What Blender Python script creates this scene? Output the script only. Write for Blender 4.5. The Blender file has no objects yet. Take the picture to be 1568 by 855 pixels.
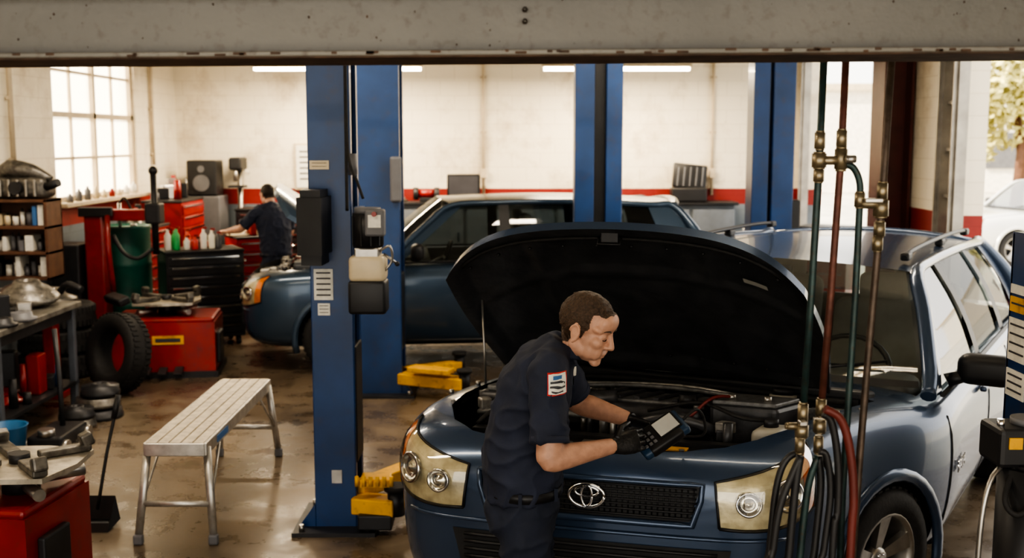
import bpy, bmesh, math, random
from mathutils import Vector, Matrix, noise, Euler
from mathutils.bvhtree import BVHTree
random.seed(4)
V=Vector
R=math.radians
scene=bpy.context.scene
COL=scene.collection

# ---------------------------------------------------------------- materials
_m={}
def M(name,col,rough=.5,metal=0.,var=.12,scale=6.,bump=0.,bscale=60.,coat=0.,emis=0.,spec=.5,rvar=0.,dirt=0.,dscale=3.1):
    if name in _m: return _m[name]
    m=bpy.data.materials.new(name); m.use_nodes=True
    nt=m.node_tree; N=nt.nodes; L=nt.links
    b=N['Principled BSDF']
    tc=N.new('ShaderNodeTexCoord')
    nz=N.new('ShaderNodeTexNoise'); nz.inputs['Scale'].default_value=scale; nz.inputs['Detail'].default_value=5
    L.new(tc.outputs['Object'],nz.inputs['Vector'])
    rp=N.new('ShaderNodeValToRGB'); rp.color_ramp.elements[0].position=.3; rp.color_ramp.elements[1].position=.7
    rp.color_ramp.elements[0].color=(*[max(0,c*(1-var)) for c in col],1)
    rp.color_ramp.elements[1].color=(*[min(1,c*(1+var)) for c in col],1)
    L.new(nz.outputs['Fac'],rp.inputs['Fac'])
    out=rp.outputs['Color']
    if dirt>0:
        n2=N.new('ShaderNodeTexNoise'); n2.inputs['Scale'].default_value=scale*dscale; n2.inputs['Detail'].default_value=8
        L.new(tc.outputs['Object'],n2.inputs['Vector'])
        r2=N.new('ShaderNodeValToRGB'); r2.color_ramp.elements[0].position=.55; r2.color_ramp.elements[1].position=.75
        r2.color_ramp.elements[1].color=(dirt,dirt,dirt,1)
        L.new(n2.outputs['Fac'],r2.inputs['Fac'])
        mx=N.new('ShaderNodeMix'); mx.data_type='RGBA'
        L.new(r2.outputs['Color'],mx.inputs[0]); L.new(out,mx.inputs[6]); mx.inputs[7].default_value=(.06,.035,.02,1)
        out=mx.outputs[2]
    L.new(out,b.inputs['Base Color'])
    b.inputs['Roughness'].default_value=rough; b.inputs['Metallic'].default_value=metal
    b.inputs['Specular IOR Level'].default_value=spec
    b.inputs['Coat Weight'].default_value=coat; b.inputs['Coat Roughness'].default_value=.05
    if emis>0:
        L.new(out,b.inputs['Emission Color']); b.inputs['Emission Strength'].default_value=emis
    if rvar>0:
        mr=N.new('ShaderNodeMapRange'); mr.inputs['To Min'].default_value=max(0.02,rough-rvar); mr.inputs['To Max'].default_value=min(1,rough+rvar)
        L.new(nz.outputs['Fac'],mr.inputs['Value']); L.new(mr.outputs['Result'],b.inputs['Roughness'])
    if bump>0:
        n3=N.new('ShaderNodeTexNoise'); n3.inputs['Scale'].default_value=bscale; n3.inputs['Detail'].default_value=4
        L.new(tc.outputs['Object'],n3.inputs['Vector'])
        bp=N.new('ShaderNodeBump'); bp.inputs['Strength'].default_value=bump; bp.inputs['Distance'].default_value=.01
        L.new(n3.outputs['Fac'],bp.inputs['Height']); L.new(bp.outputs['Normal'],b.inputs['Normal'])
    _m[name]=m; return m

def glass(name,tint,refl=.12,mx_=.6):
    if name in _m: return _m[name]
    m=bpy.data.materials.new(name); m.use_nodes=True; nt=m.node_tree; N=nt.nodes; L=nt.links
    for n in list(N): N.remove(n)
    o=N.new('ShaderNodeOutputMaterial'); t=N.new('ShaderNodeBsdfTransparent'); t.inputs[0].default_value=(*tint,1)
    g=N.new('ShaderNodeBsdfGlossy'); g.inputs['Roughness'].default_value=.03
    lw=N.new('ShaderNodeLayerWeight'); lw.inputs['Blend'].default_value=.25
    mr=N.new('ShaderNodeMapRange'); mr.inputs['To Min'].default_value=refl; mr.inputs['To Max'].default_value=mx_
    mx=N.new('ShaderNodeMixShader')
    L.new(lw.outputs['Fresnel'],mr.inputs['Value']); L.new(mr.outputs['Result'],mx.inputs['Fac'])
    L.new(t.outputs[0],mx.inputs[1]); L.new(g.outputs[0],mx.inputs[2]); L.new(mx.outputs[0],o.inputs['Surface'])
    _m[name]=m; return m
def frosted(name):
    m=bpy.data.materials.new(name); m.use_nodes=True; nt=m.node_tree; N=nt.nodes; L=nt.links
    for n in list(N): N.remove(n)
    o=N.new('ShaderNodeOutputMaterial'); t=N.new('ShaderNodeBsdfTransparent'); t.inputs[0].default_value=(1,.95,.85,1)
    g=N.new('ShaderNodeBsdfTranslucent'); g.inputs[0].default_value=(1,.93,.78,1)
    nz=N.new('ShaderNodeTexNoise'); nz.inputs['Scale'].default_value=3; mr=N.new('ShaderNodeMapRange'); mr.inputs['To Min'].default_value=.55; mr.inputs['To Max'].default_value=.85
    L.new(nz.outputs['Fac'],mr.inputs['Value'])
    mx=N.new('ShaderNodeMixShader'); L.new(mr.outputs[0],mx.inputs[0]); L.new(t.outputs[0],mx.inputs[1]); L.new(g.outputs[0],mx.inputs[2]); L.new(mx.outputs[0],o.inputs[0])
    return m

def wall_mat(name,axis):
    m=bpy.data.materials.new(name); m.use_nodes=True; nt=m.node_tree; N=nt.nodes; L=nt.links
    b=N['Principled BSDF']; tc=N.new('ShaderNodeTexCoord'); sp=N.new('ShaderNodeSeparateXYZ'); L.new(tc.outputs['Object'],sp.inputs[0])
    cb=N.new('ShaderNodeCombineXYZ'); L.new(sp.outputs[axis],cb.inputs[0]); L.new(sp.outputs[2],cb.inputs[1])
    br=N.new('ShaderNodeTexBrick'); br.inputs['Scale'].default_value=1.0
    br.inputs['Brick Width'].default_value=.42; br.inputs['Row Height'].default_value=.21; br.inputs['Mortar Size'].default_value=.005
    br.inputs['Mortar Smooth'].default_value=.6
    br.inputs['Color1'].default_value=(1,1,1,1); br.inputs['Color2'].default_value=(.97,.97,.97,1); br.inputs['Mortar'].default_value=(.82,.80,.76,1)
    L.new(cb.outputs[0],br.inputs['Vector'])
    rp=N.new('ShaderNodeValToRGB'); cr=rp.color_ramp; cr.interpolation='CONSTANT'
    cr.elements[0].position=0; cr.elements[0].color=(.17,.20,.23,1)
    cr.elements[1].position=1.34/4.2; cr.elements[1].color=(.26,.02,.016,1)
    e=cr.elements.new(1.565/4.2); e.color=(.84,.77,.63,1)
    dv=N.new('ShaderNodeMath'); dv.operation='DIVIDE'; dv.inputs[1].default_value=4.2; L.new(sp.outputs[2],dv.inputs[0]); L.new(dv.outputs[0],rp.inputs['Fac'])
    nz=N.new('ShaderNodeTexNoise'); nz.inputs['Scale'].default_value=1.3; nz.inputs['Detail'].default_value=9; nz.inputs['Roughness'].default_value=.7
    L.new(tc.outputs['Object'],nz.inputs['Vector'])
    r2=N.new('ShaderNodeValToRGB'); r2.color_ramp.elements[0].position=.30; r2.color_ramp.elements[0].color=(.58,.51,.43,1); r2.color_ramp.elements[1].position=.50; r2.color_ramp.elements[1].color=(1,1,1,1)
    L.new(nz.outputs['Fac'],r2.inputs['Fac'])
    m1=N.new('ShaderNodeMix'); m1.data_type='RGBA'; m1.blend_type='MULTIPLY'; m1.inputs[0].default_value=1
    L.new(rp.outputs[0],m1.inputs[6]); L.new(br.outputs['Color'],m1.inputs[7])
    m2=N.new('ShaderNodeMix'); m2.data_type='RGBA'; m2.blend_type='MULTIPLY'; m2.inputs[0].default_value=.75
    L.new(m1.outputs[2],m2.inputs[6]); L.new(r2.outputs[0],m2.inputs[7]); L.new(m2.outputs[2],b.inputs['Base Color'])
    b.inputs['Roughness'].default_value=.55
    bp=N.new('ShaderNodeBump'); bp.inputs['Strength'].default_value=.3; bp.inputs['Distance'].default_value=.01
    L.new(br.outputs['Color'],bp.inputs['Height']); L.new(bp.outputs[0],b.inputs['Normal'])
    return m

def floor_mat():
    m=bpy.data.materials.new('stained_concrete'); m.use_nodes=True; nt=m.node_tree; N=nt.nodes; L=nt.links
    b=N['Principled BSDF']; tc=N.new('ShaderNodeTexCoord')
    def nz(s,d,lo,hi,c0,c1):
        n=N.new('ShaderNodeTexNoise'); n.inputs['Scale'].default_value=s; n.inputs['Detail'].default_value=d; n.inputs['Roughness'].default_value=.62
        L.new(tc.outputs['Object'],n.inputs['Vector'])
        r=N.new('ShaderNodeValToRGB'); r.color_ramp.elements[0].position=lo; r.color_ramp.elements[1].position=hi
        r.color_ramp.elements[0].color=(*c0,1); r.color_ramp.elements[1].color=(*c1,1); L.new(n.outputs['Fac'],r.inputs['Fac']); return n,r
    n1,r1=nz(.8,10,.30,.68,(.085,.063,.043),(.215,.165,.115))
    n2,r2=nz(3.2,10,.30,.55,(.55,.50,.46),(1,1,1))
    n3,r3=nz(45,4,.3,.7,(.85,.85,.85),(1.,1.,1.))
    a=N.new('ShaderNodeMix'); a.data_type='RGBA'; a.blend_type='MULTIPLY'; a.inputs[0].default_value=.75
    L.new(r1.outputs[0],a.inputs[6]); L.new(r2.outputs[0],a.inputs[7])
    c=N.new('ShaderNodeMix'); c.data_type='RGBA'; c.blend_type='MULTIPLY'; c.inputs[0].default_value=1
    L.new(a.outputs[2],c.inputs[6]); L.new(r3.outputs[0],c.inputs[7]); L.new(c.outputs[2],b.inputs['Base Color'])
    mr=N.new('ShaderNodeMapRange'); mr.inputs['From Min'].default_value=.35; mr.inputs['From Max'].default_value=.65; mr.inputs['To Min'].default_value=.18; mr.inputs['To Max'].default_value=.46
    L.new(n2.outputs['Fac'],mr.inputs['Value']); L.new(mr.outputs[0],b.inputs['Roughness'])
    return m

# ---------------------------------------------------------------- builder
def frames(pts,ref=None):
    out=[]; n=len(pts); prev=None
    for i in range(n):
        t=(pts[min(i+1,n-1)]-pts[max(i-1,0)])
        if t.length<1e-9: t=V((0,0,1))
        t.normalize()
        if ref is not None:
            a=ref-t*ref.dot(t)
        else:
            if prev is None:
                a=V((1,0,0)) if abs(t.x)<.8 else V((0,1,0))
                a=a-t*a.dot(t)
            else: a=prev-t*prev.dot(t)
        a.normalize(); b=t.cross(a); prev=a
        out.append((t,a,b))
    return out
def smoothpath(pts,k=6):
    pts=[V(p) for p in pts]
    if len(pts)<3: return pts
    P=[pts[0]*2-pts[1]]+pts+[pts[-1]*2-pts[-2]]
    o=[]
    for i in range(1,len(P)-2):
        for j in range(k):
            t=j/k; a,b,c,d=P[i-1],P[i],P[i+1],P[i+2]
            o.append(.5*((2*b)+(c-a)*t+(2*a-5*b+4*c-d)*t*t+(3*b-a-3*c+d)*t**3))
    o.append(pts[-1]); return o

class B:
    def __init__(s,name): s.name=name; s.v=[]; s.f=[]; s.mi=[]; s.sm=[]; s.mats=[]; s.fn=None; s.M=None
    def add(s,vs,fs,mat,smooth=False):
        if mat not in s.mats: s.mats.append(mat)
        k=s.mats.index(mat); o=len(s.v)
        for p in vs:
            p=V(p)
            if s.M is not None: p=s.M@p
            if s.fn: p=s.fn(p)
            s.v.append(p)
        for i,f in enumerate(fs):
            s.f.append(tuple(o+j for j in f)); s.mi.append(k)
            s.sm.append(smooth[i] if isinstance(smooth,list) else smooth)
    def box(s,c,size,mat,rot=(0,0,0),bev=0.,seg=2):
        bm=bmesh.new(); bmesh.ops.create_cube(bm,size=1.)
        for v in bm.verts: v.co=V((v.co.x*size[0],v.co.y*size[1],v.co.z*size[2]))
        if bev>0:
            bmesh.ops.bevel(bm,geom=list(bm.edges),offset=min(bev,min(size)*.45),segments=seg,affect='EDGES',profile=.5)
        Rm=Euler([R(a) for a in rot]).to_matrix().to_4x4(); T=Matrix.Translation(V(c))@Rm
        vs=[T@v.co for v in bm.verts]; fs=[[v.index for v in f.verts] for f in bm.faces]
        bm.free(); s.add(vs,fs,mat,bev>0 and seg>2)
    def tube(s,pts,r,mat,seg=10,ref=None,sm=0,caps=True,round_caps=False):
        pts=[V(p) for p in pts]
        if sm:
            n0=len(pts)
            rr=r
            pts2=smoothpath(pts,sm)
            if isinstance(r,list):
                rr=[]
                for i in range(len(pts2)):
                    t=i/sm; a=int(min(t,n0-2)); f=t-a; x,y=r[a],r[min(a+1,n0-1)]
                    if isinstance(x,tuple): rr.append((x[0]+(y[0]-x[0])*f,x[1]+(y[1]-x[1])*f))
                    else: rr.append(x+(y-x)*f)
            pts=pts2; r=rr
        n=len(pts); fr=frames(pts,V(ref) if ref is not None else None)
        rs=r if isinstance(r,list) else [r]*n
        vs=[]
        for i,p in enumerate(pts):
            t,a,b=fr[i]; q=rs[i]; ra,rb=q if isinstance(q,tuple) else (q,q)
            for k in range(seg):
                an=2*math.pi*k/seg; vs.append(p+a*math.cos(an)*ra+b*math.sin(an)*rb)
        fs=[];sf=[]
        for i in range(n-1):
            for k in range(seg):
                fs.append((i*seg+k,i*seg+(k+1)%seg,(i+1)*seg+(k+1)%seg,(i+1)*seg+k)); sf.append(True)
        if caps:
            fs.append(tuple(reversed(range(seg)))); fs.append(tuple((n-1)*seg+k for k in range(seg))); sf+= [False,False]
        s.add(vs,fs,mat,sf)
    def cyl(s,p0,p1,r,mat,r2=None,seg=16,caps=True):
        s.tube([p0,p1],[r,r if r2 is None else r2],mat,seg=seg,caps=caps)
    def ell(s,c,r,mat,rot=(0,0,0),seg=20,T=None):
        bm=bmesh.new(); bmesh.ops.create_uvsphere(bm,u_segments=seg,v_segments=max(6,seg*2//3),radius=1)
        if isinstance(r,(int,float)): r=(r,r,r)
        Rm=Matrix.Translation(V(c))@Euler([R(a) for a in rot]).to_matrix().to_4x4()@Matrix.Diagonal((*r,1))
        if T is not None: Rm=T@Rm
        vs=[Rm@v.co for v in bm.verts]; fs=[[v.index for v in f.verts] for f in bm.faces]; bm.free()
        s.add(vs,fs,mat,True)
    def lathe(s,prof,mat,T=None,seg=28,smooth=True):
        vs=[];fs=[]
        for r,z in prof:
            for k in range(seg):
                a=2*math.pi*k/seg; p=V((r*math.cos(a),r*math.sin(a),z)); vs.append(T@p if T is not None else p)
        for i in range(len(prof)-1):
            for k in range(seg): fs.append((i*seg+k,i*seg+(k+1)%seg,(i+1)*seg+(k+1)%seg,(i+1)*seg+k))
        s.add(vs,fs,mat,smooth)
    def grid(s,fn,nu,nv,mat,smooth=True):
        vs=[fn(i/nu,j/nv) for j in range(nv+1) for i in range(nu+1)]
        fs=[(j*(nu+1)+i,j*(nu+1)+i+1,(j+1)*(nu+1)+i+1,(j+1)*(nu+1)+i) for j in range(nv) for i in range(nu)]
        s.add(vs,fs,mat,smooth)
    def poly(s,pts,mat): s.add(pts,[tuple(range(len(pts)))],mat)
    def prism(s,pts2,z0,z1,mat):
        n=len(pts2); vs=[V((x,y,z0)) for x,y in pts2]+[V((x,y,z1)) for x,y in pts2]
        fs=[tuple(reversed(range(n))),tuple(range(n,2*n))]+[(i,(i+1)%n,n+(i+1)%n,n+i) for i in range(n)]
        s.add(vs,fs,mat)
    def done(s,parent=None,link=True,recalc=True):
        me=bpy.data.meshes.new(s.name); me.from_pydata([tuple(p) for p in s.v],[],s.f)
        for m in s.mats: me.materials.append(m)
        me.polygons.foreach_set('material_index',s.mi); me.polygons.foreach_set('use_smooth',s.sm)
        if recalc:
            bm=bmesh.new(); bm.from_mesh(me); bmesh.ops.recalc_face_normals(bm,faces=bm.faces); bm.to_mesh(me); bm.free()
        me.update(); ob=bpy.data.objects.new(s.name,me); COL.objects.link(ob)
        if parent: ob.parent=parent
        return ob
def empty(name,loc=(0,0,0)):
    e=bpy.data.objects.new(name,None); e.empty_display_size=.1; COL.objects.link(e); return e
def bake(ob):
    dg=bpy.context.evaluated_depsgraph_get(); dg.update()
    me=bpy.data.meshes.new_from_object(ob.evaluated_get(dg)); ob.modifiers.clear(); ob.data=me; return ob
def remesh(ob,vox,it=4,fac=.5):
    m=ob.modifiers.new('r','REMESH'); m.mode='VOXEL'; m.voxel_size=vox; m.use_smooth_shade=True
    if it:
        s=ob.modifiers.new('s','SMOOTH'); s.iterations=it; s.factor=fac
    bake(ob)
    for p in ob.data.polygons: p.use_smooth=True
    return ob
def displace(ob,fn):
    me=ob.data; ns=[v.normal.copy() for v in me.vertices]
    for v,n in zip(me.vertices,ns): v.co=v.co+n*fn(v.co)
    me.update()
def bvh_of(ob):
    return BVHTree.FromPolygons([v.co.copy() for v in ob.data.vertices],[tuple(p.vertices) for p in ob.data.polygons])

# palette
BLUEP=M('lift_blue_paint',(.009,.042,.14),.36,.0,.25,3,dirt=.3,coat=.1)
BLACK=M('black_plastic',(.016,.016,.018),.45,0,.2)
DARK=M('dark_metal',(.035,.035,.038),.45,.4,.3)
RUB=M('rubber',(.018,.017,.017),.75,0,.3,30,.2)
STEEL=M('worn_steel',(.42,.40,.37),.35,.9,.25,10)
ALU=M('aluminium',(.54,.52,.48),.4,.75,.2,14,dirt=.25)
CHROME=M('chrome',(.75,.75,.76),.12,1,.05)
RED=M('red_paint',(.27,.013,.011),.35,0,.2,5,dirt=.35,coat=.2)
YEL=M('yellow_paint',(.68,.36,.02),.45,0,.2,6,dirt=.5)
WHITE=M('white_label',(.70,.68,.61),.6,0,.1,40)
CREAM=M('cream_plastic',(.58,.49,.34),.4,0,.1)
BRASS=M('brass',(.30,.25,.17),.4,.8,.3,40)
WOOD=M('brown_wood',(.12,.055,.03),.55,0,.3,8)
GREENP=M('green_paint',(.012,.10,.075),.4,0,.2)
GREYP=M('grey_plastic',(.14,.14,.15),.5)
OILY=M('oily_metal',(.16,.15,.135),.4,.7,.5,20)
INK=M('printed_ink',(.05,.05,.06),.6)
REDINK=M('red_ink',(.5,.03,.03),.6)
BLUL=M('blue_label',(.05,.15,.35),.5)

# ---------------------------------------------------------------- room
WB=wall_mat('painted_block_back',0); WL=wall_mat('painted_block_side',1)
XL,XR,YB,ZC=-4.95,4.3,16.5,4.2
b=B('floor'); b.box(((XL+XR)/2,6.75,-.05),(XR-XL+.4,19.9,.1),floor_mat()); b.done()
b=B('ground'); b.box((12,15,-.17),(90,90,.1),M('asphalt',(.50,.48,.42),.8,0,.2,.8)); b.done()
b=B('ceiling'); b.box(((XL+XR)/2,6.75,ZC+.06),(XR-XL+.4,19.9,.1),M('ceiling_paint',(.40,.37,.31),.8,0,.15,1)); b.done()
b=B('wall_back'); b.box(((XL+XR)/2,YB+.1,ZC/2),(XR-XL+.4,.2,ZC),WB); b.done()
b=B('wall_left'); wy0,wy1,wz0,wz1=12.1,14.75,1.6,3.55
b.box((XL-.1,(-3.2+wy0)/2,ZC/2),(.2,wy0+3.2,ZC),WL); b.box((XL-.1,(wy1+YB)/2,ZC/2),(.2,YB-wy1,ZC),WL)
b.box((XL-.1,(wy0+wy1)/2,wz0/2),(.2,wy1-wy0,wz0),WL); b.box((XL-.1,(wy0+wy1)/2,(wz1+ZC)/2),(.2,wy1-wy0,ZC-wz1),WL); b.done()
FRM=M('window_frame',(.55,.46,.33),.5)
b=B('window_1')
for z in (wz0+.03,wz1-.03,(wz0+wz1)/2): b.box((XL-.08,(wy0+wy1)/2,z),(.08,wy1-wy0,.06),FRM)
for y in (wy0+.03,wy1-.03,(wy0+wy1)/2): b.box((XL-.08,y,(wz0+wz1)/2),(.08,.07,wz1-wz0),FRM)
for k in (2,4): b.box((XL-.08,wy0+(wy1-wy0)*k/6+(-.22 if k==2 else .22),(wz0+wz1)/2),(.04,.028,wz1-wz0),FRM)
for k in (1.5,4.5): b.box((XL-.08,(wy0+wy1)/2,wz0+(wz1-wz0)*k/6),(.04,wy1-wy0,.028),FRM)
b.box((XL+.02,(wy0+wy1)/2,wz0-.02),(.22,wy1-wy0+.1,.05),FRM,bev=.01)
b.grid(lambda u,v:V((XL-.09,wy0+(wy1-wy0)*u,wz0+(wz1-wz0)*v)),1,1,frosted('dusty_window_glass')); b.done()
b=B('wall_right')
o1a,o1b,o2a,o2b,oz=12.85,16.2,5.2,10.6,3.75
b.box((XR+.1,(o1b+YB)/2,ZC/2),(.2,YB-o1b,ZC),WL); b.box((XR+.1,(o2b+o1a)/2,ZC/2),(.2,o1a-o2b,ZC),WL)
b.box((XR+.1,(-3.2+o2a)/2,ZC/2),(.2,o2a+3.2,ZC),WL)
for a,c in ((o1a,o1b),(o2a,o2b)): b.box((XR+.1,(a+c)/2,(oz+ZC)/2),(.2,c-a,ZC-oz),WL)
b.done()
TRK=M('galvanised_track',(.33,.31,.28),.4,.6,.2)
MAR=M('maroon_steel',(.085,.02,.015),.4,0,.2)
b=B('door_1')
for y in (o1a+.05,o1b-.05): b.box((XR-.065,y,1.9),(.1,.08,3.8),TRK); b.box((XR-.13,y,1.9),(.04,.02,3.8),TRK)
b.box((XR-.08,(o1a+o1b)/2,oz+.1),(.12,o1b-o1a,.28),GREYP); b.done()
b=B('door_2')
for y in (o2a+.05,o2b-.02,o2b+.35): b.box((XR-.065,y,1.9),(.1,.1,3.8),TRK); b.box((XR-.13,y,1.9),(.04,.02,3.8),TRK)
for z in [.4+.45*i for i in range(8)]: b.box((XR-.05,o2b+.16,z),(.05,.4,.03),TRK)
b.done()
b=B('steel_column')
yc=12.15
b.box((XR-.19,yc,ZC/2),(.3,.03,ZC),MAR); b.box((XR-.04,yc,ZC/2),(.03,.42,ZC),MAR); b.box((XR-.33,yc,ZC/2),(.03,.42,ZC),MAR)
b.box((XR-.21,yc-.2,.02),(.38,.1,.04),MAR); b.done()
for i,(x) in enumerate((-.42,2.95)):
    b=B('conduit_pipe'); b.cyl((x,YB-.04,1.48),(x,YB-.04,4.2),.022,FRM)
    b.box((x,YB-.05,1.8),(.09,.08,.14),FRM,bev=.01)
    for z in (1.6,2.4,3.2): b.box((x,YB-.03,z),(.09,.03,.03),FRM)
    b.done()
for y in (15.3,11.0):
    b=B('conduit_pipe'); b.cyl((XL+.04,y,1.95),(XL+.04,y,4.2),.025,FRM)
    for z in (2.1,2.7,3.3): b.box((XL+.03,y,z),(.03,.1,.03),FRM)
    b.done()
b=B('wall_notice_board'); b.box((-3.0,YB-.03,1.9),(.42,.03,.68),FRM); b.box((-3.0,YB-.05,1.9),(.36,.02,.62),WHITE)
for k in range(6): b.box((-3.0,YB-.063,2.12-.08*k),(.26,.004,.02),INK)
b.done()
TUBE=M('fluorescent_tube',(1,.88,.68),.5,emis=16,var=.01)
def fluo(x0,x1,y,z):
    b=B('fluorescent_light'); c=(x0+x1)/2
    b.box((c,y,z+.06),(x1-x0,.16,.05),CREAM,bev=.008)
    for dy in (-.04,.04): b.cyl((x0+.03,y+dy,z+.010),(x1-.03,y+dy,z+.010),.022,TUBE,seg=8)
    for x in (x0+.2,x1-.2): b.cyl((x,y,z+.08),(x,y,ZC),.006,STEEL,seg=6)
    b.done()
fluo(-3.5,-1.2,15.2,3.23); fluo(.4,2.42,15.2,3.23)
for (x,y) in ((-2.6,8.5),(1.4,8.5),(-2.6,4.0),(1.6,4.5)): fluo(x-1.1,x+1.1,y,3.95)  # added overhead fixtures, out of view, where the fill light comes from

# ---------------------------------------------------------------- overhead beam
BEAMP=M('worn_grey_paint',(.135,.128,.115),.45,.1,.15,3,.12,60,dirt=.35,dscale=14)
BEAML=M('beam_lip_paint',(.17,.16,.14),.45,.1,.15,3,.12,60,dirt=.6,dscale=14)
RUST=M('rusty_edge',(.08,.045,.028),.7,.2,.5,20)
b=B('overhead_beam')
b.box((0,2.55,2.553),(5.2,.18,.125),BEAMP)
b.box((0,2.53,2.484),(5.2,.26,.012),BEAML,bev=.003)
b.box((0,2.53,2.477),(5.2,.25,.004),RUST)
b.box((0,2.53,2.618),(5.2,.26,.014),BEAML,bev=.003)
rn=random.Random(77)
for k in range(90): 
    x=rn.uniform(-1.3,1.3); w=rn.uniform(.006,.028)
    if rn.random()<.5: b.box((x,2.3995,2.484+rn.uniform(-.003,.003)),(w,.002,.005),RUST)
    else: b.ell((x,2.4595,rn.uniform(2.50,2.61)),(w*.09,.001,w*.11),RUST,seg=6)
for z in (2.553,2.578):
    b.cyl((.028,2.463,z),(.028,2.445,z),.006,RUST,seg=6); b.ell((.028,2.445,z),.005,OILY,seg=8)
for x in (-2.5,2.5): b.box((x,2.55,1.24),(.2,.18,2.48),BEAMP,bev=.01); b.box((x,2.55,.01),(.35,.35,.02),BEAMP)
o=b.done(); 
for v in o.data.vertices:
    if v.co.z>2.4: v.co.z+=v.co.x*.0065

# ---------------------------------------------------------------- air line pipes
TEAL=M('teal_pipe_paint',(.026,.052,.052),.4,.3,.35,25,dirt=.6)
REDP=M('rust_red_pipe',(.12,.045,.033),.5,.3,.35,25,dirt=.5)
BRN=M('brown_pipe',(.10,.075,.06),.45,.5,.35,25,dirt=.5)
b=B('air_line_pipes')
def X(u,y=2.8): return (u-784)/1700*y
def Z(v,y=2.8): return 2.3-(v-213)/1700*y
yp=2.8
def P(u,v,y=yp): return V((X(u,y),y,Z(v,y)))
def fitting(p,r=.014,h=.05,m=BRASS,ax=V((0,0,1))):
    p=V(p); b.cyl(p-ax*h/2,p+ax*h/2,r,m,seg=6)
    b.cyl(p-ax*h*.62,p-ax*h*.5,r*.8,m,seg=12); b.cyl(p+ax*h*.5,p+ax*h*.62,r*.8,m,seg=12)
b.tube([P(1254,75),P(1252,250),P(1247,450),P(1240,640)],.0095,TEAL,seg=12)
b.tube([P(1287,75),P(1285,240),P(1277,450),P(1268,640)],.0095,REDP,seg=12)
b.tube([P(1356,75),P(1350,310),P(1340,520),P(1332,700),P(1326,900),(X(1320),yp,0.05)],.0095,BRN,seg=12)
b.tube(smoothpath([P(1287,250),P(1304,256),P(1315,280),P(1316,320)],5)+[P(1315,450),P(1310,640),P(1307,760),(X(1304),yp,.05)],.009,TEAL,seg=12)
for u,v,r,h in ((1252,215,.014,.04),(1252,245,.019,.035),(1252,268,.014,.03),(1285,212,.014,.04),(1285,243,.017,.05),(1316,305,.014,.035),(1350,292,.014,.04),(1349,318,.020,.04),(1348,350,.015,.035),(1346,372,.014,.035),(1240,640,.014,.05),(1239,668,.018,.03),(1268,630,.014,.04),(1267,660,.017,.03),(1237,690,.013,.04),(1266,690,.013,.04)):
    fitting(P(u,v),r,h)
fitting(P(1268,245),.013,.05,BRASS,V((1,0,0))); fitting(P(1300,243,2.77),.011,.02,STEEL,V((1,0,0)))
fitting(P(1333,311),.014,.05,BRASS,V((1,0,0))); fitting(P(1224,660),.010,.03,BRASS,V((1,0,0)))
b.box(P(1240,655,2.77),(.02,.03,.012),STEEL,bev=.003); b.box(P(1338,306,2.77),(.045,.012,.012),STEEL,bev=.003)
b.cyl(P(1350,240),P(1350,262),.005,BRASS,seg=6)
for u in (1254,1287,1356): b.box(P(u,84,2.72),(.035,.02,.03),STEEL,bev=.004)
b.done()
b=B('air_hose_bundle')
HB=M('black_hose',(.02,.02,.022),.45,0,.2); HR=M('red_hose',(.15,.03,.024),.45,0,.2)
def hose(pts,r,m,zend=.03):
    q=[P(*p) for p in pts]; l=q[-1]; q.append(V((l.x,l.y,zend))); b.tube(q,r,m,seg=10,sm=5)
hose([(1239,708),(1226,740),(1209,790),(1200,860),(1196,950)],.010,HB)
hose([(1238,708),(1232,760),(1226,860),(1224,960)],.011,HB)
hose([(1266,708),(1252,760),(1244,860),(1242,960)],.010,TEAL)
hose([(1267,708),(1272,760),(1266,860),(1262,960)],.010,HB)
hose([(1272,640,2.76),(1286,655,2.76),(1298,720,2.76),(1300,800,2.76),(1294,900,2.76)],.010,HB)
hose([(1274,632,2.74),(1300,650,2.74),(1316,700,2.74),(1325,780,2.74),(1323,900,2.74)],.011,HR)
hose([(1268,700,2.77),(1280,710,2.77),(1288,770,2.77),(1281,860,2.77),(1274,960,2.77)],.009,HB)
hose([(1240,700,2.83),(1216,715,2.83),(1202,760,2.83),(1194,860,2.83),(1188,960,2.83)],.009,HB)
hose([(1266,704,2.86),(1284,730,2.86),(1302,790,2.86),(1308,860,2.86),(1306,960,2.86)],.009,HB)
b.done()

# ---------------------------------------------------------------- lift posts
def lift_post(name,x,y,w,d,top,side=1,unit=False,base=True,z0=0.):
    e=empty(name); b=B('column')
    t=.025
    b.box((x,y-d/2+t/2,top/2),(w,t,top),BLUEP,bev=.006)
    b.box((x,y+d/2-t/2,top/2),(w,t,top),BLUEP,bev=.006)
    b.box((x-side*(w/2-t/2),y,top/2),(t,d-.02,top),BLUEP)
    b.box((x+side*(w/2-.01),y-d/2+.04,top/2),(.02,.05,top),BLUEP); b.box((x+side*(w/2-.01),y+d/2-.04,top/2),(.02,.05,top),BLUEP)
    b.box((x,y,top/2),(w*.5,d*.6,top-.02),DARK)
    b.box((x+side*.02,y,.75),(w*.9,d*.8,.7),DARK,bev=.01)
    if base:
        b.box((x,y,.012),(w+.24,d+.24,.024),DARK)
        for sx in (-1,1):
            b.add([(x+sx*w/2,y-d/2,.02),(x+sx*(w/2+.1),y-d/2,.02),(x+sx*w/2,y-d/2,.16),(x+sx*w/2,y-d/2+.02,.02),(x+sx*(w/2+.1),y-d/2+.02,.02),(x+sx*w/2,y-d/2+.02,.16)],[(0,1,2),(3,5,4),(0,3,4,1),(1,4,5,2),(0,2,5,3)],BLUEP)
            for sy in (-1,1): b.cyl((x+sx*(w/2+.07),y+sy*(d/2+.07),.02),(x+sx*(w/2+.07),y+sy*(d/2+.07),.06),.016,STEEL,seg=6)
    b.done(e); return e
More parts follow.
